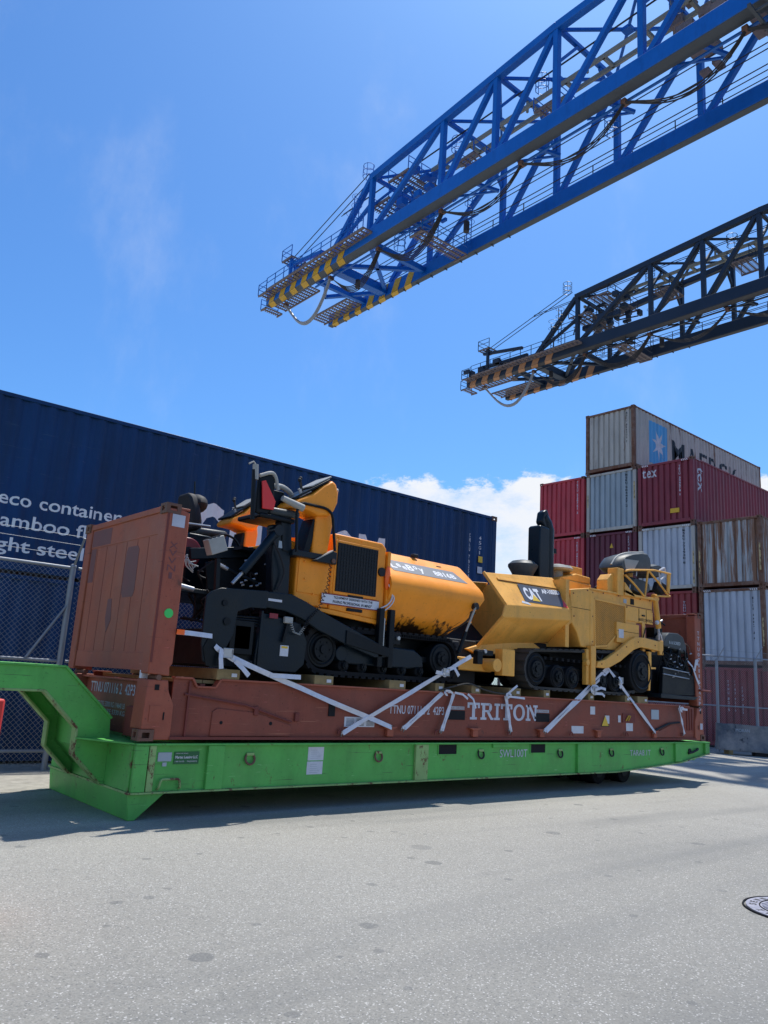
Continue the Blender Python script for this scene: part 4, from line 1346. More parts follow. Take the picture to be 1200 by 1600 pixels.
strap('white strap rising right from the rack edge to the front of the orange paver', [line((2.72, yS, 0.90), (5.06, yS, 2.02), sag=-0.005)],
      [[(4.55, yS - .02, 1.80), (4.66, yS - .05, 1.83), (4.76, yS - .05, 1.72)], [(4.45, yS - .02, 1.74), (4.30, yS - .04, 1.75)], knot(4.5, yS, 1.75, 0.05)], (4.52, yS, 1.76), w=0.058)
strap('thin doubled white strap left of the big white serif lettering, leaning right', [line((3.75, yS, 0.97), (4.50, 0.0, 1.47), sag=0), line((3.79, yS - .004, 0.96), (4.53, 0.0, 1.46), sag=0)], [knot(4.56, yS, 1.47, 0.04)], w=0.035)
strap('short steep white strap beside the left fork pocket', [line((4.49, yS, 0.95), (4.74, 0.0, 1.47), sag=0), line((4.52, yS - .004, 0.94), (4.76, 0.0, 1.46), sag=0)],
      [[(4.70, yS, 1.47), (4.60, yS - .03, 1.50), (4.52, yS - .03, 1.50)], [(4.74, yS, 1.48), (4.88, yS - .03, 1.46), (4.98, yS - .04, 1.40)], [(5.02, yS, 1.47), (5.10, yS - .04, 1.40), (5.16, yS - .04, 1.27)]], w=0.035)
strap('near-vertical white strap crossing the middle of the big white serif lettering', [line((6.03, yS, 0.94), (5.93, 0.0, 1.48), sag=0), line((6.00, yS, 0.97), (5.90, 0.0, 1.47), sag=0)],
      [[(5.90, yS, 1.49), (5.98, yS - .04, 1.57), (6.10, yS - .04, 1.64)], [(5.88, yS, 1.47), (6.1, yS - .03, 1.46), (6.30, yS - .03, 1.45)], knot(5.92, yS, 1.48, 0.045)], w=0.035)
strap('white strap from the rack edge rising right to the yellow paver frame', [line((6.85, yS, 0.96), (8.80, 0.08, 2.07), sag=0), line((6.90, yS - .004, 0.95), (8.86, 0.08, 2.03), sag=0)],
      [knot(8.22, yS, 1.66, 0.10), [(8.2, yS - .04, 1.66), (8.35, yS - .06, 1.70), (8.50, yS - .05, 1.68)], [(8.2, yS - .04, 1.60), (8.38, yS - .06, 1.60), (8.47, yS - .05, 1.56)]], (8.2, yS, 1.66), w=0.05)
strap('white strap falling right from the yellow paver frame past the big wheel', [line((8.80, 0.08, 2.08), (10.23, yS, 0.95), sag=0), line((8.84, 0.07, 2.03), (10.18, yS - .004, 0.97), sag=0)],
      [[(9.0, yS, 1.92), (9.02, yS - .05, 1.82), (8.95, yS - .05, 1.72)]], (9.12, 0.03, 1.86), w=0.05)
strap('short knotted white strap at the right end of the flat rack', [line((11.30, yS, 0.93), (11.16, 0.0, 1.43), sag=0)], [knot(11.18, yS, 1.40, 0.05), [(11.18, yS - .02, 1.41), (11.34, yS - .05, 1.40)], [(11.12, yS, 1.42), (11.06, yS - .04, 1.47)]], w=0.045)
strap('white strap end tied around the black screed at the far right', [[(11.55, 0.0, 2.36), (11.70, -0.02, 2.26), (11.82, -0.03, 2.05), (11.93, -0.03, 1.92)]], [[(11.80, -0.01, 2.18), (11.83, -0.03, 2.40), (11.90, -0.02, 2.42), (11.86, -0.03, 2.30)]], w=0.045)
tag(part('black_cable', M().tube(ends([(4.45, 0.0, 1.50), (4.70, -0.01, 1.56), (5.05, -0.02, 1.64), (5.35, -0.02, 1.55), (5.65, -0.01, 1.51), (5.95, -0.02, 1.50), (6.1, 0.0, 1.48)], 0.3), 0.012, 6), 'dusty_rubber'), 'black cable looping along the rack edge between the two pavers', 'cable')

# ================================================================ helper for crawler tracks
def hull_path(cs, n=14):
    """belt path round a list of circles (x,z,r), convex, clockwise sampled"""
    pts = []
    for (x, z, r) in cs:
        for k in range(64):
            a = 2 * math.pi * k / 64
            pts.append((x + r * math.cos(a), z + r * math.sin(a)))
    pts = sorted(set(pts))

    def half(ps):
        h = []
        for p in ps:
            while len(h) >= 2 and (h[-1][0] - h[-2][0]) * (p[1] - h[-2][1]) - (h[-1][1] - h[-2][1]) * (p[0] - h[-2][0]) <= 0: h.pop()
            h.append(p)
        return h
    lo_, up_ = half(pts), half(reversed(pts))
    return lo_[:-1] + up_[:-1]


def resample(path, step):
    P_ = [Vector((p[0], 0, p[1])) for p in path] + [Vector((path[0][0], 0, path[0][1]))]
    L_ = [0]
    for a, b in zip(P_[:-1], P_[1:]): L_.append(L_[-1] + (b - a).length)
    n = max(8, int(L_[-1] / step)); out = []
    j = 0
    for k in range(n):
        s = L_[-1] * k / n
        while L_[j + 1] < s: j += 1
        f = (s - L_[j]) / max(1e-9, L_[j + 1] - L_[j])
        p = P_[j].lerp(P_[j + 1], f); d = (P_[j + 1] - P_[j]).normalized()
        out.append((p, d))
    return out


def belt(parent, path, y0, y1, th, mat, pad=None, padh=0.02, padmat=None, name='track_belt'):
    n = len(path)
    cx = sum(p[0] for p in path) / n; cz = sum(p[1] for p in path) / n
    ins = []
    P_ = [Vector(p) for p in path]
    for i in range(n):
        d = (P_[(i + 1) % n] - P_[i - 1]).normalized()
        nn = Vector((-d.y, d.x))
        if nn.dot(Vector((cx, cz)) - P_[i]) < 0: nn = -nn
        ins.append(P_[i] + nn * th)
    m = M()
    vs = [(p.x, y0, p.y) for p in P_] + [(p.x, y1, p.y) for p in P_] + [(p.x, y0, p.y) for p in ins] + [(p.x, y1, p.y) for p in ins]
    fs = []
    for i in range(n):
        j = (i + 1) % n
        fs += [(i, j, n + j, n + i), (2 * n + i, 3 * n + i, 3 * n + j, 2 * n + j), (i, 2 * n + i, 2 * n + j, j), (n + i, n + j, 3 * n + j, 3 * n + i)]
    m.add(vs, fs)
    b = part(name, m, mat, parent)
    if pad:
        off = woff(b); first = None
        for p, d in resample(path, pad):
            ang = math.atan2(d.z, d.x)
            nn = Vector((-d.z, 0, d.x))
            if nn.dot(Vector((cx, 0, cz)) - p) > 0: nn = -nn
            c = p + nn * padh * 0.5
            if first is None:
                mm = M(); mm.box(-pad * 0.32, pad * 0.32, -(y1 - y0) / 2 - 0.008, (y1 - y0) / 2 + 0.008, -padh * 0.5, padh * 0.5)
                first = part('track_pad', mm, padmat or mat, None)
                first.parent = b; o = first
            else:
                o = first.copy(); C.objects.link(o); o.parent = b
            o.location = Vector((c.x, (y0 + y1) / 2, c.z)) - off
            o.rotation_euler = (0, -ang, 0)
    return b


def wheel(parent, x, z, r, y0, y1, mat='rubber', hubmat='black_paint', name='road_wheel', hub=0.5):
    w = part(name, M().cyl((x, y0, z), (x, y1, z), r, 32), mat, parent, min(0.012, r * 0.1))
    ys = y0 if y0 < y1 else y1
    m = M(); m.tube([(x + r * 0.80 * math.cos(a), ys - 0.004, z + r * 0.80 * math.sin(a)) for a in [2 * math.pi * k / 32 for k in range(32)]], r * 0.05, 6, closed=True)
    m.cyl((x, ys - 0.035, z), (x, ys + 0.01, z), r * hub, 20, r * hub * 1.12)
    m.cyl((x, ys - 0.055, z), (x, ys - 0.03, z), r * hub * 0.42, 12)
    for k in range(6):
        a = k * math.pi / 3
        m.cyl((x + r * hub * 0.72 * math.cos(a), ys - 0.045, z + r * hub * 0.72 * math.sin(a)), (x + r * hub * 0.72 * math.cos(a), ys - 0.03, z + r * hub * 0.72 * math.sin(a)), 0.013, 6)
    part('hub', m, hubmat, w)
    return w


def bolts(m, pts, y, r=0.010):
    for x, z in pts: m.cyl((x, y - 0.008, z), (x, y + 0.004, z), r, 6)


# ================================================================ ORANGE PAVER (left)
t = thing('road_paver', 'orange and black tracked road paver on the left half of the flat rack', 'paver', (2.6, 1.2, 1.60))
for y0, y1 in ((0.12, 0.46), (1.98, 2.32)):
    path = hull_path([(2.42, 1.93, 0.30), (4.62, 1.94, 0.31), (4.45, 1.72, 0.10), (2.6, 1.72, 0.10)])
    belt(t, path, y0, y1, 0.05, 'rubber', pad=0.115, padh=0.028, padmat='rubber')
    ym = y0 - 0.0 if y0 < 1 else y1
    fs = (y0 + 0.02, y1 - 0.02)
    wheel(t, 2.42, 1.93, 0.235, *fs, mat='black_paint', name='drive_sprocket', hub=0.62)
    wheel(t, 4.60, 1.95, 0.225, *fs, mat='black_paint', name='idler_wheel', hub=0.45)
    for x in (2.80, 3.12, 3.48, 3.84, 4.18):
        wheel(t, x, 1.745, 0.085, y0 + 0.03, y1 - 0.03, mat='rubber', name='track_roller')
    m = M(); m.xz([(2.72, 1.84), (2.78, 2.02), (3.0, 2.07), (4.05, 2.04), (4.22, 1.95), (4.24, 1.80), (3.95, 1.77), (2.85, 1.77)], y0 + 0.012, y1 - 0.012)
    part('track_frame', m, 'navy_paint', t, 0.02)
    m = M(); m.cyl((2.74, y0 + 0.008, 1.90), (2.74, y1, 1.90), 0.10, 18); part('tensioner', m, 'navy_paint', t, 0.01)
    m = M(); m.box(4.20, 4.45, y0 + 0.1, y1 - 0.1, 1.88, 1.96); part('tension_rod', m, 'black_paint', t)
# lower chassis
m = M(); m.box(2.2, 4.7, 0.5, 1.94, 1.80, 2.40); part('chassis', m, 'black_paint', t, 0.02)
# tow arm and screed end
m = M(); m.xz([(1.42, 2.555), (1.80, 2.565), (2.02, 2.50), (2.40, 2.36), (3.10, 2.13), (3.42, 2.02), (3.47, 1.90), (3.22, 1.88), (2.70, 2.02), (2.25, 2.16), (1.98, 2.28), (1.72, 2.35), (1.42, 2.36)], 0.02, 0.075)
part('tow_arm', m, 'navy_paint', t, 0.012)
m = M(); m.xz([(3.45, 2.02), (3.45, 1.90), (2.7, 2.02), (2.7, 2.2)], 0.0, 0.02); part('arm_plate', m, 'black_paint', t, 0.005)
m = M(); m.xz([(0.62, 1.86), (0.62, 2.40), (0.68, 2.465), (0.80, 2.52), (1.44, 2.56), (1.44, 2.345), (1.22, 2.335), (1.05, 2.27), (1.02, 2.0), (0.92, 1.80), (0.94, 1.62), (0.76, 1.605), (0.66, 1.68)], 0.0, 0.035)
part('end_gate', m, 'navy_paint', t, 0.008)
m = M(); m.xz([(0.70, 1.62), (0.64, 1.82), (0.70, 1.95), (0.92, 1.82), (0.95, 1.64)], -0.012, 0.0); part('gate_shoe', m, 'black_paint', t, 0.004)
part('gate_pivot', M().cyl((0.86, -0.02, 2.35), (0.86, 0.05, 2.35), 0.035, 14), 'black_paint', t)
part('gate_pivot', M().cyl((0.91, -0.02, 2.14), (0.91, 0.05, 2.14), 0.045, 14), 'black_paint', t)
m = M(); m.box(0.82, 1.98, 0.14, 2.30, 1.62, 2.06); part('screed_box', m, 'black_paint', t, 0.02)
m = M(); m.xz([(1.36, 1.61), (1.42, 2.30), (2.0, 2.22), (2.12, 2.0), (2.10, 1.72), (1.98, 1.61)], 0.06, 0.13); part('side_cover', m, 'navy_paint', t, 0.012)
for x0, x1, z0, z1 in ((1.02, 1.34, 1.78, 2.18), (1.08, 1.30, 1.84, 2.12), (1.18, 1.36, 1.62, 1.72)):
    m = M(); m.box(x0, x1, 0.075, 0.12, z0, z1); part('cover_panel', m, 'black_paint', t, 0.008)
m = M(); m.box(1.40, 1.432, 0.04, 0.10, 1.62, 2.32); part('guide_post', m, 'navy_paint', t, 0.005)
m = M()
for k in range(4): m.cyl((1.0 + k * 0.02, 0.10, 2.22 - k * 0.03), (1.7, 0.10, 2.24 - k * 0.035), 0.014, 8)
part('hydraulic_pipes', m, 'black_paint', t)
m = M(); m.box(1.46, 1.66, 0.015, 0.019, 2.445, 2.475); part('warning_label', m, 'paper', t)
m = M(); m.box(1.72, 1.84, 0.052, 0.06, 1.80, 1.93); lb = part('caution_label', m, 'paper', t)
part('label_header', M().box(1.735, 1.825, 0.049, 0.052, 1.895, 1.92), 'yellow', lb)
m = M(); m.box(1.50, 1.62, 0.015, 0.019, 2.24, 2.30); part('warning_label', m, 'dark_red', t)
# hydraulic pipes seen inside the screed, auger and hoses
m = M()
for k in range(16):
    x0 = random.uniform(0.75, 2.0); z0 = random.uniform(2.3, 3.0); y0 = random.uniform(0.35, 1.1)
    m.tube(ends([(x0, y0, z0), (x0 + random.uniform(-.2, .3), y0 + 0.1, z0 + random.uniform(-.2, .15)), (x0 + random.uniform(0, .5), y0 + 0.05, z0 - random.uniform(0.1, .5)), (x0 + random.uniform(-.2, .4), y0 + .3, 2.2)], 0.12), 0.014, 6)
part('hoses', m, 'black', t)
m = M()
for k in range(14):
    x0 = random.uniform(1.15, 1.95); z0 = random.uniform(2.6, 2.98)
    m.cyl((x0, 0.42, z0), (x0 + 0.03, 0.40, z0 + 0.01), 0.012, 6)
part('hose_fittings', m, 'steel', t)
# rear bulkhead (dark) and central post
m = M(); m.box(1.62, 1.94, 0.30, 2.25, 2.30, 3.10); part('rear_bulkhead', m, 'black_paint', t, 0.02)
m = M(); m.xz([(1.02, 2.56), (1.95, 2.58), (1.95, 2.98), (1.35, 3.02), (0.95, 2.90)], 0.75, 0.78); part('rear_panel', m, 'black_paint', t, 0.01)
m = M(); m.bar((0.75, 0.8, 2.98), (1.62, 0.75, 3.13), 0.05, 0.14); m.box(0.6, 1.9, 0.8, 2.3, 2.50, 2.56); part('rear_platform', m, 'navy_paint', t, 0.008)
m = M(); m.xz([(1.58, 2.45), (1.83, 2.45), (1.80, 3.10), (1.72, 3.40), (1.50, 3.42), (1.52, 3.05)], 0.12, 0.28); part('lift_post', m, 'navy_paint', t, 0.02)
m = M(); m.xz([(1.66, 3.10), (1.80, 3.10), (1.74, 3.62), (1.58, 3.62)], 0.10, 0.26); part('seat_pedestal', m, 'navy_paint', t, 0.015)
m = M(); m.box(1.60, 1.69, 0.112, 0.12, 3.13, 3.22); part('flag_sticker', m, 'pale_sticker', t)
m = M(); m.cyl((1.00, 0.12, 2.60), (1.14, 0.12, 2.77), 0.022, 12); part('cylinder_rod', m, 'steel', t)
m = M(); m.cyl((1.12, 0.12, 2.75), (1.58, 0.12, 3.36), 0.055, 16); m.cyl((1.56, 0.06, 3.34), (1.56, 0.20, 3.34), 0.07, 16); part('lift_cylinder', m, 'navy_paint', t)
part('cylinder_hose', M().tube(ends([(1.50, 0.08, 3.2), (1.62, 0.06, 3.0), (1.70, 0.06, 2.82), (1.62, 0.08, 2.6)], 0.1), 0.014, 6), 'black', t)
part('diagonal_pipe', M().tube([(0.92, 0.30, 2.82), (1.12, 0.30, 2.76), (1.45, 0.30, 2.68)], 0.02, 8), 'black_paint', t)
part('pipe_tip', M().cyl((0.90, 0.30, 2.83), (1.02, 0.30, 2.79), 0.024, 8), 'steel', t)
for a, b in (((0.36, 0.3, 2.52), (0.60, 0.3, 2.49)), ((0.34, 0.5, 2.43), (0.52, 0.5, 2.42))):
    part('steel_pipe', M().cyl(a, b, 0.028, 10), 'steel', t)
# hose loop bright bits near the post
m = M()
for k in range(5):
    m.tube(ends([(0.40 + .06 * k, 0.4, 2.72 + .03 * k), (0.52, 0.38, 2.92 - .03 * k), (0.50 + .05 * k, 0.4, 2.78), (0.62, 0.4, 2.70 + .02 * k)], 0.05), 0.008, 6)
part('loose_cable', m, 'steel', t)
# engine housing
m = M()
m.box(1.92, 2.47, 0.15, 2.29, 2.46, 3.13)
m.xz([(2.47, 2.45), (3.32, 2.385), (3.41, 2.60), (3.41, 3.40), (3.33, 3.47), (2.49, 3.47), (2.47, 3.40)], 0.13, 2.31)
part('engine_housing', m, 'orange_paint', t, 0.02)
m = M(); m.xz([(2.06, 2.45), (2.47, 2.39), (3.30, 2.33), (3.30, 2.39), (2.47, 2.45)], 0.11, 0.16); part('lower_skirt', m, 'orange_paint', t, 0.006)
m = M(); m.box(1.95, 2.44, 0.140, 0.150, 2.62, 3.08); part('side_door', m, 'orange_paint', t, 0.006)
m = M(); m.box(2.505, 3.262, 0.117, 0.131, 2.66, 3.385); part('grille_frame', m, 'orange_paint', t, 0.008)
m = M(); m.box(2.535, 3.232, 0.108, 0.118, 2.70, 3.35); gr = part('grille', m, 'black', t)
m = M()
for k in range(15): m.box(2.545 + k * 0.0486, 2.553 + k * 0.0486, 0.100, 0.105, 2.70, 3.35)
for k in range(15): m.box(2.535, 3.232, 0.101, 0.106, 2.712 + k * 0.0445, 2.719 + k * 0.0445)
part('grille_wire', m, 'navy_paint', gr)
m = M()
for z in (2.63, ): m.box(2.76, 3.02, 0.105, 0.13, z + 0.015, z + 0.045)
m.box(2.76, 3.02, 0.105, 0.13, 2.46, 2.50)
part('latch', m, 'black_paint', t, 0.004)
m = M(); m.box(2.33, 3.31, 0.112, 0.118, 2.515, 2.655); s_ = part('slogan_plate', m, 'white', t)
m = M(); m.box(2.33, 3.31, 0.109, 0.112, 2.643, 2.655); m.box(2.33, 3.31, 0.109, 0.112, 2.515, 2.527); part('red_border', m, 'dark_red', s_)
m = M(); text(m, '"EQUIPMENT DESIGNED WITH THE', (2.52, 0.109, 2.594), (1, 0, 0), (0.12, 0, 1), w=0.67, h=0.038, bold=0.015)
text(m, 'PAVING PROFESSIONAL IN MIND"', (2.51, 0.109, 2.540), (1, 0, 0), (0.12, 0, 1), w=0.67, h=0.038, bold=0.015)
part('lettering', m, 'black', s_, smooth=False)
m = M(); bolts(m, [(2.03, 3.02), (2.05, 2.80), (2.20, 2.62), (2.40, 2.60), (2.15, 2.50), (2.3, 2.47), (3.3, 3.42), (2.55, 3.42), (2.95, 3.43), (2.9, 2.42), (3.2, 2.41), (2.5, 2.43)], 0.13, 0.012)
part('bolt', m, 'orange_paint', t)
part('exhaust_port', M().cyl((3.33, 0.10, 3.06), (3.33, 0.135, 3.06), 0.062, 20), 'black', t)
part('reflector', M().sphere((3.43, 0.10, 2.99), 0.05, 0.03, 0.17, 14, 10), 'hot_orange', t)
# coiled cord
def coil(pts, r, turns, wire, mat, parent):
    pts = [Vector(p) for p in pts]; out = []
    N_ = turns * 8
    for k in range(N_ + 1):
        f = k / N_ * (len(pts) - 1); i = min(int(f), len(pts) - 2); p = pts[i].lerp(pts[i + 1], f - i)
        a = 2 * math.pi * k / 8
        out.append(p + Vector((r * math.cos(a), r * 0.6 * math.sin(a), r * 0.4 * math.sin(a))))
    return part('coiled_cord', M().tube(out, wire, 5), mat, parent)


coil([(2.40, 0.06, 3.10), (2.37, 0.05, 2.75), (2.24, 0.02, 2.44), (2.10, 0.0, 2.30), (2.02, 0.0, 2.18)], 0.022, 24, 0.005, 'black', t)
coil([(2.02, 0.0, 2.18), (1.95, 0.0, 2.08), (1.86, 0.0, 2.10), (1.80, 0.0, 2.22)], 0.018, 14, 0.0045, 'seat_grey', t)
m = M(); m.box(1.72, 1.84, 0.0, 0.05, 2.20, 2.28); part('grade_sensor', m, 'seat_grey', t, 0.01)
part('sensor_arm', M().bar((1.78, 0.03, 2.20), (1.73, 0.03, 1.97), 0.035), 'black_paint', t)
# hopper wings (curved) -------------------------------------------------
def wing(sy, yb):
    Y = lambda a: yb + sy * a
    prof = [(0.60, 2.16), (0.34, 2.32), (0.14, 2.55), (0.03, 2.78), (0.0, 2.90), (0.03, 3.00), (0.10, 3.075), (0.50, 3.42), (0.56, 3.45), (0.62, 3.44), (0.62, 3.40)]
    def xe(z): # front end of the wing at height z
        if z < 2.88: return 4.78 + (z - 2.16) * (0.60 / 0.72)
        return 5.38 - (z - 2.88) * 0.10
    outer0 = [(3.45, Y(a), z) for a, z in prof]
    outer1 = [(xe(z), Y(a), z) for a, z in prof]
    mid = [(3.45 + (xe(z) - 3.45) * 0.9, Y(a), z) for a, z in prof]
    inn0 = [(3.45, Y(a + 0.05), z) for a, z in prof]
    inn1 = [(xe(z) - 0.04, Y(a + 0.05), z) for a, z in prof]
    m = M()
    n = len(prof)
    vs = outer0 + outer1 + inn0 + inn1
    fs = []
    for i in range(n - 1):
        fs += [(i, i + 1, n + i + 1, n + i), (2 * n + i, 3 * n + i, 3 * n + i + 1, 2 * n + i + 1), (i, 2 * n + i, 2 * n + i + 1, i + 1), (n + i, n + i + 1, 3 * n + i + 1, 3 * n + i)]
    fs += [(0, n, 3 * n, 2 * n), (n - 1, 3 * n - 1, 4 * n - 1, 2 * n - 1)]
    m.add(vs, fs)
    return part('hopper_wing', m, 'orange_tar', t, 0.012)


LW = wing(1, 0.02)
wing(-1, 2.42)
m = M(); m.box(3.45, 4.8, 0.60, 1.84, 2.12, 2.16); part('hopper_floor', m, 'black_paint', t)
m = M(); m.box(3.42, 3.47, 0.10, 2.34, 2.40, 3.36); part('hopper_bulkhead', m, 'orange_paint', t)
# band with lettering on the inclined upper face: direction (y,z) = (0.40,0.345)
v_ = Vector((0, 0.40, 0.345)).normalized(); nb = Vector((0, -0.345, 0.40)).normalized()
def onwing(x, s, off=0.004): return Vector((x, 0.12, 3.075)) + v_ * s + nb * off
B_ = M(); B_.add([onwing(3.47, 0.36), onwing(5.02, 0.36), onwing(5.16, 0.085), onwing(3.62, 0.085)], [(0, 1, 2, 3)])
gb = part('name_band', B_, 'grey_band', t, smooth=False)
m = M()
xx = 3.62
for ch, dz, w, hh in (('L', .03, .12, .16), ('e', .075, .085, .09), ('e', .03, .085, .09), ('B', .03, .13, .15), ('o', .09, .085, .09), ('y', .0, .10, .14)):
    text(m, ch, onwing(xx, 0.125 + dz, 0.006), (1, 0, 0), v_, w=w, h=hh, bold=0.035); xx += w + 0.014
text(m, '8816B', onwing(4.50, 0.150, 0.006), (1, 0, 0), v_, w=0.47, h=0.125, bold=0.03)
part('lettering', m, 'white', gb, smooth=False)
m = M()
for x in (3.52, 4.72): m.add([onwing(x, 0.43, 0.004), onwing(x + 0.10, 0.43, 0.004), onwing(x + 0.10, 0.455, 0.004), onwing(x, 0.455, 0.004)], [(0, 1, 2, 3)])
part('slot', m, 'void', t, smooth=False)
m = M(); m.box(4.28, 4.38, 0.50, 0.58, 3.45, 3.50); part('wing_latch', m, 'black', t, 0.01)
# tar splashes on the lower curve
random.seed(3)
pr = [(0.60, 2.16), (0.34, 2.32), (0.14, 2.55), (0.03, 2.78)]
def oncurve(x, f, off=0.004):
    f = min(max(f, 0), 2.999); i = int(f); a = pr[i]; b = pr[i + 1]; k = f - i
    y, z = a[0] + (b[0] - a[0]) * k, a[1] + (b[1] - a[1]) * k
    nn = Vector((0, -(b[1] - a[1]), (b[0] - a[0]))).normalized()
    if nn.y > 0: nn = -nn
    return Vector((x, 0.02 + y, z)) + nn * off
random.seed(11)
m = M(); m.add([oncurve(4.72, .3, .005), oncurve(4.86, .4, .005), oncurve(5.14, 1.9, .005), oncurve(5.26, 2.6, .005), oncurve(5.16, 2.75, .005), oncurve(5.0, 1.9, .005), oncurve(4.80, 1.0, .005)], [tuple(range(7))])
m.cyl((5.17, -0.01, 2.78), (5.17, 0.06, 2.78), 0.055, 14)
part('tar_streak', m, 'tar', t, smooth=False)
part('wing_rod', M().cyl((5.15, 0.0, 2.76), (5.00, 0.05, 2.36), 0.016, 8), 'seat_grey', t)
part('wing_cylinder', M().cyl((5.01, 0.05, 2.38), (4.90, 0.08, 2.06), 0.03, 10), 'black_paint', t)
# front push frame
m = M(); m.box(4.8, 5.15, 0.3, 2.1, 1.75, 2.25); part('push_frame', m, 'black', t, 0.02)
# black support leg beside the engine
for x0 in (3.27, 3.46):
    m = M(); m.box(x0, x0 + 0.085, 0.02, 0.10, 1.76, 2.55); part('support_leg', m, 'black_paint', t, 0.008)
part('leg_rod', M().cyl((3.36, 0.04, 2.0), (3.36, 0.04, 2.42), 0.018, 8), 'steel', t)
part('leg_bolt', M().cyl((3.62, 0.0, 2.17), (3.62, 0.05, 2.17), 0.028, 10), 'steel', t)
m = M(); m.box(3.50, 3.68, 0.03, 0.10, 2.08, 2.25); part('leg_bracket', m, 'black_paint', t, 0.01)
part('white_cord', M().tube(ends([(3.44, 0.08, 2.90), (3.52, 0.06, 2.74), (3.45, 0.06, 2.62), (3.30, 0.06, 2.55)], 0.08), 0.010, 6), 'paper', t)
part('white_cord', M().tube(ends([(3.47, 0.08, 2.86), (3.56, 0.06, 2.70), (3.46, 0.06, 2.58), (3.33, 0.06, 2.50)], 0.08), 0.009, 6), 'paper', t)
m = M()
for k in range(28): m.box(3.55 + k * 0.045, 3.575 + k * 0.045, 0.12, 0.30, 2.20, 2.235)
part('track_guard', m, 'rubber', t)
# triangular bracket and step
m = M(); m.xz([(2.10, 3.03), (2.46, 3.03), (2.46, 3.19), (2.40, 3.20)], 0.02, 0.11); part('corner_bracket', m, 'navy_paint', t, 0.008)
part('bracket_top', M().bar((2.13, 0.06, 3.055), (2.41, 0.06, 3.215), 0.10, 0.012), 'seat_grey', t)
part('bracket_bolt', M().cyl((2.40, 0.0, 3.07), (2.40, 0.03, 3.07), 0.03, 12), 'casting_steel', t)
m = M(); m.box(1.78, 2.42, 0.05, 0.25, 3.06, 3.14); part('foot_rail', m, 'navy_paint', t, 0.01)
# deck behind the consoles
m = M(); m.box(1.30, 2.47, 0.5, 2.2, 3.10, 3.14); part('operator_deck', m, 'black_paint', t)
m = M(); m.box(1.90, 2.47, 0.35, 2.25, 3.135, 3.30); part('deck_step', m, 'orange_paint', t, 0.015)
part('fuel_cap', M().cyl((2.12, 0.55, 3.30), (2.12, 0.55, 3.37), 0.09, 16, 0.11), 'orange_paint', t)

# operator consoles, near one and far one
def console(y0, w, dz=0.0, dx=0.0, sc=1.0):
    c = None
    X = lambda a: 2.40 + (a - 2.40) * sc + dx
    Z = lambda a: 3.12 + (a - 3.12) * (1 + (sc - 1) * 0.3) + dz
    head = [(1.70, 3.66), (1.69, 3.71), (1.75, 3.77), (2.00, 3.90), (2.18, 4.06), (2.31, 4.15), (2.38, 4.12), (2.43, 4.00), (2.43, 3.86), (2.38, 3.74), (2.30, 3.65), (2.12, 3.62), (1.95, 3.66)]
    rings = []
    for f, s in ((0.0, 0.90), (0.10, 0.98), (0.5, 1.0), (0.90, 0.98), (1.0, 0.90)):
        cx_, cz_ = 2.1, 3.86
        rings.append([(X(cx_ + (x - cx_) * s), y0 + w * f, Z(cz_ + (z - cz_) * s)) for x, z in head])
    c = part('console', M().loft(rings), 'orange_paint', t, 0.02)
    m = M(); m.xz([(X(2.10), Z(3.12)), (X(2.34), Z(3.12)), (X(2.40), Z(3.60)), (X(2.37), Z(3.74)), (X(2.12), Z(3.72))], y0 + w * 0.15, y0 + w * 0.85)
    part('console_column', m, 'orange_paint', c, 0.02)
    m = M(); m.bar((X(2.02), y0 + w * .5, Z(3.14)), (X(2.13), y0 + w * .5, Z(3.58)), w * 0.6, 0.08, (1, 0, 0)); part('column_pad', m, 'black_paint', c)
    d = Vector((0.62, 0, 0.42)).normalized()
    m = M(); m.bar((X(1.73), y0 + w * .5, Z(3.785)), (X(2.27), y0 + w * .5, Z(4.145)), w * 0.9, 0.03); part('control_panel', m, 'black_paint', c, 0.006)
    m = M(); m.bar((X(2.00), y0 + w * .5, Z(4.005)), (X(2.30), y0 + w * .5, Z(4.20)), w * 0.8, 0.02); part('screen_cover', m, 'seat_grey', c, 0.006)
    m = M()
    for k, (lx, ll) in enumerate(((1.90, 0.17), (1.97, 0.18))):
        p = Vector((X(lx), y0 + w * (0.3 + .2 * k), Z(3.90 + .04 * k))); q = p + Vector((-0.05, 0, ll))
        m.cyl(p, q, 0.010, 6); m.sphere(q, 0.026, n=10, m=6)
    part('control_lever', m, 'black', c)
    m = M(); m.cyl((X(1.86), y0 + w * .2, Z(3.88)), (X(1.84), y0 + w * .2, Z(3.94)), 0.02, 8); m.cyl((X(1.80), y0 + .03, Z(3.82)), (X(1.98), y0 + .03, Z(3.93)), 0.008, 6)
    part('panel_trim', m, 'steel', c)
    return c


console(0.02, 0.42)
console(1.80, 0.42, dz=0.04, dx=-0.05, sc=0.76)
part('work_light', M().tube([(2.36, 0.2, 4.02), (2.46, 0.2, 4.06), (2.52, 0.2, 4.07)], [0.02, 0.035, 0.03], 10), 'seat_grey', t)
m = M(); m.box(2.36, 2.50, 0.50, 0.70, 3.42, 3.75); part('air_intake', m, 'navy_paint', t, 0.03)
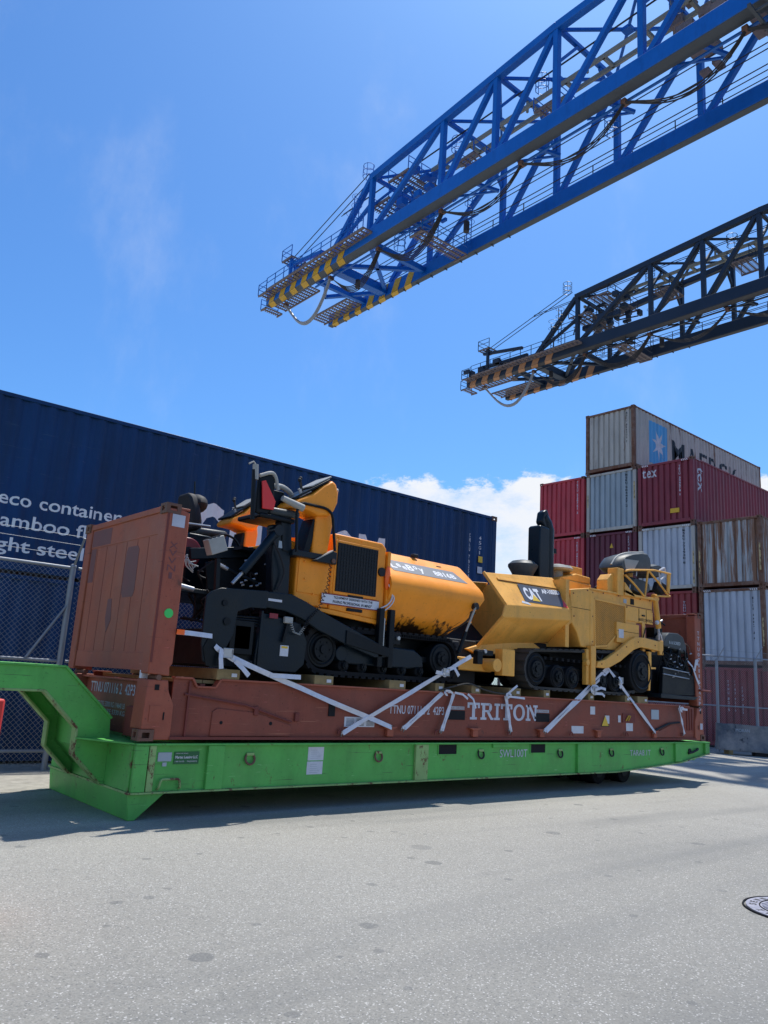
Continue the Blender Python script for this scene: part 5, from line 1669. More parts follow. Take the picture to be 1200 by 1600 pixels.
# tube rail on the near side
part('hand_rail', M().tube(ends([(1.80, 0.0, 3.10), (1.75, 0.0, 3.62), (1.80, 0.0, 3.74), (2.22, 0.0, 3.74), (2.32, 0.0, 3.68), (2.40, 0.0, 3.20)], 0.08), 0.019, 8), 'black_paint', t)
part('hand_rail', M().tube(ends([(0.50, 1.2, 3.20), (0.80, 1.2, 3.43), (1.20, 1.2, 3.45)], 0.08), 0.016, 8), 'steel', t)
part('hand_rail', M().tube(ends([(1.45, 1.5, 3.10), (1.48, 1.5, 3.40), (1.60, 1.5, 3.45), (1.78, 1.5, 3.40), (1.98, 1.5, 3.10)], 0.08), 0.017, 8), 'black_paint', t)

# seats
def seat(x, y, z, k, arm='seat_grey', back='black'):
    """seat facing +X; x,y,z = cushion rear centre"""
    s = part('seat_cushion', M().loft([[(x, y - .24, z + a), (x, y + .24, z + a), (x + .46, y + .24, z + a + .02), (x + .46, y - .24, z + a + .02)] for a in (0, 0.10)]), 'seat_vinyl', t, 0.04)
    rings = []
    for f, hw in ((0, .22), (0.25, .25), (0.6, .24), (0.85, .20), (1.0, .14)):
        rings.append([(x - .02 - .12 * f - .05, y - hw, z + .06 + .52 * f), (x - .02 - .12 * f - .05, y + hw, z + .06 + .52 * f), (x + .07 - .12 * f, y + hw, z + .06 + .52 * f), (x + .07 - .12 * f, y - hw, z + .06 + .52 * f)])
    if k == 2: part('backrest', M().loft(rings), back, t, 0.04)
    return s


seat(1.40, 0.30, 3.52, 1)
m = M(); m.slab([(1.22, 0.02, 3.90), (1.27, 0.02, 3.92), (1.44, 0.02, 3.68), (1.42, 0.02, 3.57), (1.26, 0.02, 3.56)], 0.02); part('red_seat_cover', m, 'red', t, 0.004)
part('back_rim', M().tube(ends([(1.20, 0.06, 3.97), (1.36, 0.06, 4.05), (1.43, 0.06, 4.02), (1.48, 0.06, 3.84)], 0.09), 0.024, 10), 'seat_grey', t)
m = M(); m.xz([(1.19, 3.50), (1.19, 3.95), (1.36, 4.03), (1.43, 3.99), (1.44, 3.80), (1.44, 3.60), (1.36, 3.50)], 0.06, 0.12); part('seat_shell', m, 'black_paint', t, 0.02)
part('armrest', M().tube(ends([(1.48, 0.35, 3.94), (1.72, 0.35, 3.99), (1.88, 0.35, 3.92), (1.89, 0.35, 3.85)], 0.08), 0.035, 10), 'seat_grey', t)
part('armrest', M().tube([(1.52, 0.0, 3.74), (1.70, 0.0, 3.70), (1.84, 0.0, 3.67)], [0.035, 0.045, 0.05], 12), 'seat_grey', t)
m = M(); m.box(1.25, 1.78, 0.05, 0.60, 3.46, 3.52); part('seat_base', m, 'black_paint', t, 0.02)
m = M(); m.xz([(1.50, 3.55), (1.82, 3.58), (1.80, 3.93), (1.55, 3.93)], 0.40, 0.44); part('side_panel', m, 'navy_paint', t, 0.01)
part('seat_post', M().cyl((1.14, 0.04, 3.40), (1.10, 0.04, 4.02), 0.028, 10), 'black_paint', t)
part('post_lamp', M().tube([(1.13, 0.04, 3.90), (1.11, 0.04, 4.09)], 0.036, 12), 'seat_grey', t)
part('lamp_bracket', M().tube([(1.11, 0.04, 4.09), (1.08, 0.04, 4.12), (1.02, 0.04, 4.08)], 0.012, 6), 'seat_grey', t)
seat(1.30, 1.95, 3.42, 2)
m = M(); m.sphere((1.32, 1.95, 3.88), 0.16, 0.24, 0.14, 14, 8); part('headrest', m, 'black', t)
m = M(); m.box(1.10, 1.65, 1.75, 2.15, 3.34, 3.44); part('seat_base', m, 'black_paint', t, 0.02)
m = M(); m.cyl((1.32, 2.0, 4.02), (1.30, 2.0, 4.22), 0.012, 6); part('seat_antenna', m, 'navy_paint', t)
m = M(); m.box(0.98, 1.32, 1.35, 2.1, 2.6, 3.35); part('rear_tank', m, 'navy_paint', t, 0.02)
# hose reel
m = M(); m.cyl((0.80, 0.95, 3.02), (0.80, 1.12, 3.02), 0.19, 26); rl = part('hose_reel', m, 'dark_red', t, 0.01)
part('reel_core', M().cyl((0.80, 0.93, 3.02), (0.80, 0.95, 3.02), 0.07, 16), 'black', rl)
# grey control box
a_ = Vector((0.92, 0, 0.40)).normalized(); b_ = Vector((-0.40, 0, 0.92)).normalized()
c0 = Vector((0.70, 0.12, 2.90)); 
m = M()
P_ = [c0, c0 + a_ * .22, c0 + a_ * .22 + b_ * .19, c0 + b_ * .19]
m.loft([P_, [p + Vector((0, 0.14, 0)) for p in P_]]); bxo = part('control_box', m, 'seat_grey', t, 0.008)
m = M()
for k in range(3):
    q = c0 + a_ * (0.03 + 0.055 * k) + b_ * 0.19
    m.loft([[q, q + a_ * .03, q + a_ * .03 + b_ * .012, q + b_ * .012], [p + Vector((0, 0.13, 0)) for p in (q, q + a_ * .03, q + a_ * .03 + b_ * .012, q + b_ * .012)]])
part('box_slot', m, 'black', bxo)
m = M(); m.bar((0.86, 0.2, 2.3), (0.82, 0.2, 2.88), 0.05); part('box_post', m, 'black_paint', t)
# orange body behind, far side
m = M(); m.xz([(1.60, 3.0), (2.4, 3.05), (2.4, 3.20), (1.9, 3.18), (1.62, 3.12)], 1.75, 2.2); part('far_cowl', m, 'orange_paint', t, 0.02)

# ================================================================ YELLOW PAVER (right)
t = thing('road_paver', 'mustard yellow tracked road paver with tall black exhaust on the right half of the rack', 'paver', (8.6, 1.2, 1.60))


def cwing(yb, sy, dark):
    V = lambda x, a, z: (x, yb + sy * a, z)
    Lp = [V(5.77, .42, 3.42), V(5.86, 0, 2.88), V(5.79, 0, 2.68), V(5.70, .46, 2.19)]
    Rp = [V(7.60, .42, 3.57), V(7.56, 0.02, 2.99), V(7.60, 0.02, 2.80), V(7.60, .46, 2.43)]
    Li = [V(5.79, .47, 3.41), V(5.88, .05, 2.88), V(5.81, .05, 2.70), V(5.72, .50, 2.21)]
    Ri = [V(7.60, .47, 3.56), V(7.56, .07, 2.99), V(7.60, .07, 2.81), V(7.60, .50, 2.45)]
    m = M()
    vs = Lp + Rp + Li + Ri
    fs = []
    for i in range(3):
        fs += [(i, i + 1, 4 + i + 1, 4 + i), (8 + i, 12 + i, 12 + i + 1, 8 + i + 1), (i, 8 + i, 8 + i + 1, i + 1), (4 + i, 4 + i + 1, 12 + i + 1, 12 + i)]
    fs += [(0, 4, 12, 8), (3, 11, 15, 7)]
    m.add(vs, fs)
    w = part('hopper_wing', m, 'machine_yellow', t, 0.012, smooth=False)
    # front edge flange
    m = M()
    for a, b in zip(Lp[:-1], Lp[1:]): m.bar(a, b, 0.035, 0.05)
    part('wing_flange', m, 'machine_yellow', w, 0.006)
    m = M(); m.slab([Li[3], Li[2], Ri[2], Ri[3]], 0.004 * -sy); part('wear_plate', m, 'black', w)
    return w


cw_ = cwing(0.0, 1, False)
cwing(2.40, -1, True)
m = M(); m.slab([(7.57, 0.04, 3.0), (7.61, 0.42, 3.56), (7.68, 0.42, 3.50), (7.68, 0.12, 3.30), (7.70, 0.06, 2.98), (7.69, 0.06, 2.78), (7.62, 0.46, 2.44), (7.60, 0.04, 2.80)], 0.02); part('wing_end_plate', m, 'machine_yellow', cw_, 0.004)
# groove and name band on the sloping face
ux = Vector((7.60 - 5.77, 0, .15)).normalized()
vd = (Vector((5.77, .42, 3.42)) - Vector((5.86, 0, 2.88))); vl = vd.length
def cf(x, f, off=0.005):
    """point on the sloping facet: x along, f up the slope (0 ridge, 1 top)"""
    a = Vector((5.86, 0, 2.88)).lerp(Vector((7.56, 0.02, 2.99)), (x - 5.86) / 1.70)
    b = Vector((5.77, .42, 3.42)).lerp(Vector((7.60, .42, 3.57)), (x - 5.77) / 1.83)
    n = (b - a).cross(Vector((1, 0, .08))).normalized()
    if n.y > 0: n = -n
    return a.lerp(b, f) + n * off
m = M(); m.slab([cf(6.02, .78, .001), cf(7.60, .62, .001), cf(7.60, .68, .001), cf(6.02, .85, .001)], 0.012); part('wing_rail', m, 'machine_yellow', cw_, 0.003)
m = M(); m.add([cf(6.03, .76), cf(7.60, .60), cf(7.60, .62), cf(6.03, .79)], [(0, 1, 2, 3)]); part('rail_groove', m, 'rack_brown_dark', cw_, smooth=False)
m = M(); m.add([cf(6.42, .14, .004), cf(7.42, .05, .004), cf(7.58, .56, .004), cf(6.47, .70, .004)], [(0, 1, 2, 3)]); nbd = part('name_band', m, 'charcoal_band', cw_, smooth=False)
uu = (cf(7.4, .4) - cf(6.5, .4)).normalized(); vv = (cf(6.5, .9) - cf(6.5, .1)).normalized()
m = M(); text(m, 'C', cf(6.52, .20, .008), uu, vv, w=.13, h=.27, bold=0.05); text(m, 'A', cf(6.64, .19, .008), uu, vv, w=.17, h=.27, bold=0.05); text(m, 'T', cf(6.80, .18, .008), uu, vv, w=.13, h=.27, bold=0.05)
text(m, 'AP-1055D', cf(7.02, .43, .008), uu, vv, w=.50, h=.10, bold=0.04)
part('lettering', m, 'white', nbd, smooth=False)
m = M(); m.add([cf(6.63, .18, .010), cf(6.83, .16, .010), cf(6.735, .38, .010)], [(0, 1, 2)]); part('logo_triangle', m, 'yellow', nbd, smooth=False)
m = M(); m.add([cf(7.40, .05, .008), cf(7.53, .03, .008), cf(7.52, .30, .008)], [(0, 1, 2)]); part('red_corner', m, 'red', nbd, smooth=False)
m = M(); m.add([cf(6.30, .10, .004), cf(6.52, .04, .004), cf(6.48, .12, .004), cf(6.34, .16, .004)], [(0, 1, 2, 3)]); part('paint_scuff', m, 'paper', cw_, smooth=False)
# hopper bottom, apron
m = M(); m.box(5.75, 7.65, 0.50, 1.90, 2.12, 2.22); part('hopper_floor', m, 'black', t)
m = M(); m.box(7.56, 7.66, 0.10, 2.30, 2.35, 3.52); part('hopper_bulkhead', m, 'machine_yellow', t)
m = M(); m.xz([(5.45, 2.16), (5.95, 2.30), (7.1, 2.38), (7.3, 2.3), (7.1, 2.22), (5.7, 2.08)], 0.42, 0.50); part('lower_apron', m, 'machine_yellow', t, 0.01)
m = M(); m.box(5.86, 6.16, 0.04, 0.20, 1.78, 2.19); part('front_bracket', m, 'machine_yellow', t, 0.01)
m = M(); m.box(5.1, 5.86, 0.25, 2.1, 1.82, 2.02); part('push_roller_beam', m, 'machine_yellow', t, 0.02)
part('push_roller', M().cyl((5.72, 0.02, 1.93), (5.72, 0.40, 1.93), 0.10, 18), 'machine_yellow', t)
part('push_roller', M().cyl((5.05, 0.20, 1.93), (5.05, 1.0, 1.93), 0.08, 18), 'machine_yellow', t)
m = M(); m.box(5.28, 5.62, 0.02, 0.12, 2.06, 2.14); m.box(5.24, 5.36, 0.0, 0.1, 1.92, 2.12); part('hitch', m, 'black_paint', t, 0.01)
m = M(); m.cyl((5.42, 0.0, 2.12), (5.42, 0.03, 2.12), 0.03, 10); part('hitch_pin', m, 'steel', t)
m = M(); m.box(4.95, 5.75, 0.5, 1.9, 1.62, 2.3); part('front_shadow_frame', m, 'black', t, 0.02)  # black block standing in for the shadow below the hopper front
bpy.data.objects['front_shadow_frame'].name = 'front_shadow_block'
# belt tracks
for y0, y1 in ((0.06, 0.44), (1.96, 2.34)):
    path = hull_path([(6.74, 1.93, 0.315), (9.84, 2.06, 0.36), (9.2, 1.74, 0.13)])
    belt(t, path, y0, y1, 0.035, 'dusty_rubber', pad=0.16, padh=0.018, padmat='dusty_rubber')
    wheel(t, 6.74, 1.93, 0.265, y0 + 0.02, y1 - 0.02, mat='rubber', hubmat='black_paint', name='front_idler', hub=0.5)
    for x in (7.33, 7.74, 8.62, 9.03):
        wheel(t, x, 1.835, 0.195, y0 + 0.02, y1 - 0.02, mat='rubber', name='bogie_wheel', hub=0.45)
    wheel(t, 9.84, 2.06, 0.355 if y0 > 1 else 0.40, y0 - (0.03 if y0 < 1 else 0), y1, mat='rubber', name='drive_wheel', hub=0.42)
    m = M(); m.box(7.05, 9.3, y0 + 0.10, y1 - 0.10, 1.80, 2.02); part('track_beam', m, 'black_paint', t, 0.02)
    m = M()
    for k in range(16): m.box(7.0 + k * 0.16, 7.06 + k * 0.16, y0 + 0.05, y1 - 0.05, 2.10, 2.15)
    part('belt_lugs', m, 'rubber', t)
m = M(); m.box(6.9, 10.2, 0.5, 1.9, 1.78, 2.40); part('chassis', m, 'black', t, 0.02)
part('belt_shine', M().bar((6.62, 0.055, 2.235), (7.75, 0.055, 2.285), 0.03, 0.012), 'dusty_rubber', t)  # strip laid on the belt to imitate shine along its upper run
bpy.data.objects['belt_shine'].name = 'belt_shine_strip'
# body
m = M(); m.xz([(7.70, 3.36), (8.30, 3.46), (8.30, 2.38), (8.02, 2.38), (7.90, 2.62), (7.72, 2.80)], 0.10, 2.30); part('front_cowl', m, 'machine_yellow', t, 0.015)
m = M(); m.xz([(8.30, 3.455), (10.44, 3.50), (10.42, 3.02), (9.86, 2.97), (9.86, 2.75), (9.5, 2.62), (9.1, 2.40), (8.30, 2.38)], 0.125, 2.28); part('engine_housing', m, 'machine_yellow', t, 0.012)
m = M(); m.bar((8.26, 0.12, 3.44), (10.44, 0.12, 3.485), 0.06, 0.03); part('top_trim', m, 'machine_yellow', t, 0.004)
m = M(); m.box(8.28, 8.40, 0.095, 0.126, 2.30, 3.42); part('corner_frame', m, 'machine_yellow', t, 0.006)
gp = [(8.42, 3.27), (9.44, 3.26), (9.44, 2.92), (8.83, 2.46), (8.44, 2.42)]
m = M(); m.xz(gp, 0.118, 0.122); gr = part('grille_mesh', m, 'rack_brown_dark', t)
# perforated sheet: diagonal bars over the dark backing
m = M()
def inside(x, z):
    if x < 8.44 or x > 9.43 or z > 3.255: return False
    return z > (2.43 if x < 8.83 else 2.46 + (x - 8.83) * (0.46 / 0.61))
for sg in (1, -1):
    for k in range(-40, 60):
        run = None
        for s in range(0, 60):
            x = 8.3 + s * 0.02; z = 2.4 + (k * 0.036 + (x - 8.3) * sg * 0.7)
            ok = inside(x, z)
            if ok and run is None: run = (x, z)
            if (not ok) and run is not None:
                if x - run[0] > 0.05: m.bar((run[0], 0.112, run[1]), (px_, 0.112, pz_), 0.010, 0.009, (0, 1, 0))
                run = None
            px_, pz_ = x, z
        if run is not None: m.bar((run[0], 0.112, run[1]), (px_, 0.112, pz_), 0.010, 0.009, (0, 1, 0))
part('grille_wire', m, 'machine_yellow', gr, smooth=False)
m = M()
for a, b in zip(gp, gp[1:] + gp[:1]): m.bar((a[0], 0.11, a[1]), (b[0], 0.11, b[1]), 0.03, 0.035)
part('grille_frame', m, 'machine_yellow', t, 0.004)
m = M(); m.box(9.46, 10.43, 0.114, 0.126, 2.99, 3.27); part('side_panel', m, 'machine_yellow', t, 0.006)
m = M(); m.box(9.46, 10.42, 0.117, 0.1265, 3.275, 3.285); m.box(9.92, 9.93, 0.110, 0.118, 3.16, 3.24); part('panel_gap', m, 'rack_brown_dark', t)
m = M(); m.box(9.10, 9.86, 0.075, 0.126, 2.62, 2.93); m.box(9.10, 9.62, 0.07, 0.12, 2.55, 2.70); part('lower_panel', m, 'machine_yellow', t, 0.008)
m = M(); m.box(9.84, 10.18, 0.118, 0.128, 2.58, 2.96); part('side_opening', m, 'dark_red', t)
m = M(); m.box(9.16, 9.32, 0.068, 0.075, 2.64, 2.80); part('paper_label', m, 'paper', t)
m = M(); m.box(9.64, 9.76, 0.117, 0.127, 3.31, 3.42); part('vent_hole', m, 'void', t)
m = M(); m.box(9.40, 9.50, 0.118, 0.124, 3.31, 3.39); part('small_label', m, 'pale_sticker', t)
m = M(); text(m, 'GRADE CONTROL', (9.90, 0.112, 3.025), (1, 0, 0), (0, 0, 1), w=0.50, h=0.055, bold=0.02); part('lettering', m, 'black', t, smooth=False)
# pull arm
m = M(); m.xz([(8.34, 2.05), (8.40, 2.155), (8.62, 2.20), (9.0, 2.38), (9.40, 2.60), (9.62, 2.69), (9.95, 2.70), (10.50, 2.67), (10.50, 2.48), (10.05, 2.50), (9.80, 2.51), (9.55, 2.44), (9.1, 2.20), (8.75, 2.07), (8.62, 2.05)], 0.0, 0.09)
part('pull_arm', m, 'machine_yellow', t, 0.012)
m = M(); m.box(8.08, 8.16, 0.03, 0.12, 1.74, 2.35); m.box(8.18, 8.32, 0.0, 0.10, 1.73, 2.42); part('leg_plate', m, 'machine_yellow', t, 0.008)
part('leg_knob', M().cyl((8.06, -0.02, 2.12), (8.06, 0.05, 2.12), 0.055, 8), 'machine_yellow', t)
m = M(); m.box(8.32, 8.36, 0.02, 0.08, 2.1, 2.45); part('leg_bracket', m, 'machine_yellow', t, 0.006)
m = M(); m.box(10.02, 10.12, 0.10, 0.16, 2.45, 3.0); m.xz([(10.10, 2.45), (10.20, 2.45), (10.20, 2.25), (10.14, 1.72), (10.09, 1.72)], 0.02, 0.08); part('rear_leg', m, 'machine_yellow', t, 0.006)
part('leg_foot', M().bar((10.16, 0.05, 2.14), (10.36, 0.05, 2.15), 0.05, 0.035), 'machine_yellow', t)
part('lift_cylinder', M().cyl((10.50, 0.10, 3.48), (10.68, 0.14, 2.95), 0.055, 14), 'machine_yellow', t)
part('cylinder_rod', M().cyl((10.66, 0.13, 2.98), (10.72, 0.16, 2.72), 0.022, 10), 'paper', t)
m = M(); m.xz([(10.38, 3.48), (10.42, 3.60), (10.50, 3.60), (10.60, 3.52), (10.52, 3.42)], 0.06, 0.14); part('cylinder_lug', m, 'machine_yellow', t, 0.008)
part('rod_end', M().sphere((10.56, 0.1, 3.05), 0.045, n=10, m=6), 'paper', t)
m = M(); bolts(m, [(8.36, 3.38), (8.36, 2.95), (8.36, 2.5), (9.48, 3.24), (10.4, 3.24), (10.4, 3.03), (9.95, 3.44), (10.3, 3.45), (9.2, 3.42), (8.7, 3.41), (7.78, 3.30), (8.2, 3.40), (7.8, 2.9)], 0.10, 0.014)
bolts(m, [(8.5, 2.12), (9.0, 2.31), (9.3, 2.48), (9.7, 2.60), (10.3, 2.58)], 0.0, 0.014)
part('bolt', m, 'rack_brown_dark', t)
m = M(); m.box(9.915, 9.922, 0.109, 0.115, 3.0, 3.26); m.box(10.18, 10.187, 0.109, 0.115, 3.0, 3.26); m.box(9.12, 9.85, 0.070, 0.076, 2.765, 2.771); m.box(7.715, 8.29, 0.094, 0.101, 3.05, 3.056); part('panel_gap', m, 'void', t)
m = M(); m.box(10.02, 10.12, 0.095, 0.114, 3.12, 3.15); part('door_handle', m, 'black_paint', t, 0.004)
for k, (a, b) in enumerate((((8.32, .06, 2.35), (8.6, .05, 2.28)), ((9.86, .10, 2.74), (10.10, .08, 2.9)))):
    part('hydraulic_line', M().tube(ends([a, (a[0] + .1, a[1] - .03, a[2] - .12), (b[0] - .08, b[1] - .02, b[2] - .1), b], .06), .011, 6), 'black', t)
# superstructure
m = M(); m.box(8.20, 9.20, 0.70, 1.80, 3.45, 3.66); m.xz([(8.20, 3.66), (8.30, 3.70), (8.75, 3.82), (9.20, 3.80), (9.20, 3.66)], 0.72, 1.8); part('hood', m, 'machine_yellow', t, 0.02)
m = M(); m.box(8.72, 9.12, 0.85, 1.5, 3.80, 3.98); part('hood_box', m, 'machine_yellow', t, 0.015)
m = M()
m.loft([[(7.61, .72, 3.55), (7.90, .72, 3.55), (7.90, 1.0, 3.55), (7.61, 1.0, 3.55)], [(7.61, .72, 4.55), (7.90, .72, 4.55), (7.90, 1.0, 4.55), (7.61, 1.0, 4.55)], [(7.64, .75, 4.58), (7.87, .75, 4.58), (7.87, .97, 4.58), (7.64, .97, 4.58)]])
part('exhaust_shroud', m, 'navy_paint', t, 0.03)
part('exhaust_pipe', M().tube([(8.0, .86, 3.5), (8.0, .86, 4.55), (7.95, .86, 4.68), (7.86, .86, 4.78)], [.13, .13, .12, .10], 18), 'navy_paint', t)
m = M(); m.slab([(7.74, .78, 4.66), (7.78, .78, 4.86), (7.90, .78, 4.93), (8.02, .78, 4.72), (8.14, .78, 4.58), (8.14, .78, 4.40), (7.9, .78, 4.5)], 0.16); part('exhaust_cap', m, 'navy_paint', t, 0.03)
m = M(); m.bar((8.145, .86, 3.7), (8.145, .86, 4.6), 0.02, 0.10); m.box(8.13, 8.22, .80, .92, 4.13, 4.22); part('exhaust_bracket', m, 'black_paint', t)
m = M(); m.loft([[(7.36 + a * math.cos(k * math.pi / 10), 0.9 + a * math.sin(k * math.pi / 10), z) for k in range(20)] for a, z in ((.16, 3.52), (.20, 3.64), (.27, 3.76), (.27, 3.80), (.20, 3.86), (.06, 3.89))]); part('light_hood', m, 'seat_vinyl', t)
m = M(); m.loft([[(8.46 + a * math.cos(k * math.pi / 10), 0.95 + a * math.sin(k * math.pi / 10), z) for k in range(20)] for a, z in ((.10, 3.66), (.10, 3.84), (.27, 3.85), (.30, 3.88), (.26, 3.93), (.08, 3.97))]); part('air_cleaner', m, 'seat_grey', t)
part('beacon', M().sphere((9.10, .5, 3.56), 0.06, n=12, m=8), 'black', t)
# operator station
m = M(); m.box(9.30, 10.45, 0.3, 2.1, 3.48, 3.53); part('operator_deck', m, 'black_paint', t)
m = M(); m.xz([(8.93, 3.46), (8.93, 3.70), (9.05, 3.82), (9.20, 3.82), (9.20, 3.46)], 0.16, 0.40); part('station_box', m, 'machine_yellow', t, 0.012)
m = M(); m.box(9.14, 9.36, 0.08, 0.30, 3.43, 3.95); part('station_post', m, 'machine_yellow', t, 0.012)
m = M(); m.xz([(9.36, 3.45), (9.36, 3.56), (9.75, 3.50), (10.40, 3.52), (10.40, 3.47)], 0.06, 0.10); m.xz([(9.36, 3.70), (9.36, 3.50), (9.75, 3.44)], 0.06, 0.09); part('kick_plate', m, 'machine_yellow', t, 0.005)
yr = 0.05
rails = [[(9.36, 3.91), (9.5, 3.95), (10.40, 4.07), (11.02, 4.08)], [(9.36, 3.83), (9.62, 3.72), (10.02, 3.50)], [(10.16, 4.03), (10.04, 3.50)], [(10.18, 4.03), (10.52, 3.86), (10.92, 3.62)], [(11.0, 4.07), (10.93, 3.66)], [(10.40, 3.56), (10.85, 3.60), (10.98, 3.62)]]
for r_ in rails:
    part('guard_rail', M().tube(ends([(x, yr, z) for x, z in r_], 0.06), 0.020, 8), 'machine_yellow', t)
part('rail_column', M().cyl((10.93, yr, 4.05), (10.90, yr, 3.68), 0.03, 8), 'machine_yellow', t)
# swung-out grey seat shells
prof = [(9.22, 3.98), (9.25, 4.06), (9.42, 4.22), (9.72, 4.32), (10.10, 4.40), (10.35, 4.42), (10.46, 4.34), (10.50, 4.18), (10.44, 4.02), (10.0, 3.98), (9.75, 3.92), (9.40, 3.90)]
def shell(name, prof, y0, w, mat, par, sq=0.86):
    cx_ = sum(p[0] for p in prof) / len(prof); cz_ = sum(p[1] for p in prof) / len(prof)
    return part(name, M().loft([[(cx_ + (x - cx_) * s, y0 + w * f, cz_ + (z - cz_) * s) for x, z in prof] for f, s in ((0, sq - .1), (.08, sq), (.3, 1), (.7, 1), (.92, sq), (1, sq - .1))]), mat, par, 0.0)
sh = shell('seat_shell', prof, 0.12, 0.50, 'seat_vinyl', t, 0.92)
m = M(); m.tube(ends([(9.24, 0.28, 4.03), (9.42, 0.28, 4.23), (9.80, 0.28, 4.35), (10.38, 0.28, 4.44)], 0.2), 0.022, 8); part('shell_rim', m, 'seat_grey', sh)
m = M(); m.slab([(9.42, .115, 4.16), (9.95, .115, 4.20), (9.74, .115, 3.96), (9.50, .115, 3.93)], 0.01); part('shell_panel', m, 'seat_grey', sh, 0.003)
shell('seat_shell', [(10.45, 4.02), (10.50, 4.20), (10.80, 4.27), (10.98, 4.26), (11.0, 4.10), (10.92, 4.0), (10.6, 3.96)], 0.2, 0.4, 'seat_vinyl', t)
shell('seat_cushion', [(9.72, 3.58), (9.72, 3.84), (9.80, 3.88), (10.25, 3.86), (10.45, 3.80), (10.48, 3.66), (10.30, 3.56), (9.9, 3.54)], 0.14, 0.48, 'seat_vinyl', t)
m = M(); m.xz([(9.60, 3.54), (9.60, 3.72), (10.0, 3.62), (10.4, 3.54)], 0.5, 0.54); part('seat_frame', m, 'black_paint', t)
part('seat_pillar', M().cyl((10.0, 0.4, 3.5), (10.0, 0.4, 3.98), 0.10, 14), 'machine_yellow', t)
m = M(); m.tube(ends([(10.72, .1, 3.82), (10.66, .1, 4.10), (10.88, .1, 4.20), (10.92, .1, 4.02), (10.66, .1, 3.9)], .05), 0.018, 6); part('plastic_wrap', m, 'paper', t)
m = M(); m.slab([(10.62, .1, 3.72), (10.72, .1, 3.90), (10.95, .1, 3.85), (10.98, .1, 3.68), (10.78, .1, 3.62)], .15); part('arm_pad', m, 'black', t, 0.02)
part('control_lever', M().cyl((9.55, .1, 3.52), (9.60, .1, 3.68), 0.014, 6), 'steel', t)
part('control_lever', M().cyl((9.85, .12, 3.88), (9.87, .12, 4.02), 0.014, 6), 'steel', t)
# second operator seat, far side
shell('far_seat', [(8.95, 3.5), (8.95, 3.95), (9.1, 4.0), (9.3, 3.7), (9.5, 3.6), (9.5, 3.5)], 1.6, 0.45, 'seat_vinyl', t)
# rear screed
m = M(); m.xz([(10.55, 1.70), (10.45, 2.05), (10.58, 2.30), (10.60, 2.62), (10.72, 2.70), (10.9, 2.88), (11.5, 2.90), (11.72, 2.74), (11.86, 2.58), (11.93, 2.1), (11.93, 1.72), (11.8, 1.64), (10.7, 1.64)], 0.30, 2.2); part('screed_body', m, 'black', t, 0.03)
m = M(); m.xz([(10.72, 2.62), (10.82, 2.80), (10.95, 2.885), (11.30, 2.90), (11.50, 2.84), (11.62, 2.66), (11.60, 2.50), (11.3, 2.56), (10.80, 2.60)], 0.06, 0.30); part('screed_guard', m, 'seat_vinyl', t, 0.02)
m = M(); text(m, '8-16 SCREED', (10.93, 0.054, 2.66), (1, 0, 0), (0, 0, 1), w=0.44, h=0.065, bold=0.03); part('lettering', m, 'pale_sticker', t, smooth=False)
m = M(); m.box(10.56, 10.70, 0.05, 0.14, 2.42, 2.70); part('screed_bracket', m, 'machine_yellow', t, 0.01)
m = M(); m.box(10.30, 10.42, 0.06, 0.10, 2.46, 2.58); part('screed_bracket', m, 'machine_yellow', t, 0.01)
m = M(); m.box(10.25, 10.60, 0.10, 0.3, 2.40, 2.72); part('tow_point', m, 'black', t, 0.01)
m = M(); m.xz([(10.60, 1.66), (10.66, 2.20), (11.85, 2.08), (11.95, 1.80), (11.90, 1.68)], 0.04, 0.12); part('end_plate', m, 'black_paint', t, 0.01)
for z0 in (2.18, 2.06):
    part('guide_rod', M().cyl((10.62, 0.02, z0), (11.62, 0.02, z0 - 0.05), 0.012, 8), 'steel', t)
m = M(); m.xz([(10.5, 1.60), (10.5, 1.68), (11.95, 1.66), (11.8, 1.595)], 0.0, 0.3); part('screed_plate', m, 'navy_paint', t, 0.006)
random.seed(5)
m = M()
for k in range(26):
    x0 = random.uniform(10.7, 11.7); z0 = random.uniform(2.1, 2.6)
    m.tube(ends([(x0, .18, z0), (x0 + random.uniform(-.2, .3), .05, z0 + random.uniform(-.1, .15)), (x0 + random.uniform(-.1, .4), .06, z0 - random.uniform(.1, .4)), (x0 + random.uniform(-.1, .3), .2, 1.9)], .1), random.choice((.012, .018)), 6)
part('hoses', m, 'black_paint', t)
m = M()
for k in range(16):
    x0 = random.uniform(10.75, 11.75); z0 = random.uniform(2.0, 2.6)
    m.cyl((x0, .04, z0), (x0 + random.uniform(-.04, .06), .02, z0 + .015), random.uniform(.008, .016), 6)
part('hose_fittings', m, 'steel', t)
m = M(); m.tube(ends([(11.45, .1, 2.66), (11.62, .08, 2.72), (11.78, .08, 2.66), (11.80, .08, 2.5)], .06), .014, 6); part('grab_handle', m, 'casting_steel', t)
m = M(); m.cyl((10.98, .3, 2.85), (11.02, .3, 3.18), .04, 10); m.box(10.80, 11.10, .3, .6, 2.80, 2.98); m.cyl((11.02, .3, 3.12), (11.2, .3, 3.06), .015, 8); part('screed_controls', m, 'black_paint', t)
m = M(); m.cyl((10.92, .25, 3.10), (11.02, .25, 3.14), .02, 8); part('control_knob', m, 'steel', t)
part('loose_cable', M().tube(ends([(10.62, .1, 2.9), (10.70, .08, 2.75), (10.72, .08, 2.6)], .06), .012, 6), 'paper', t)

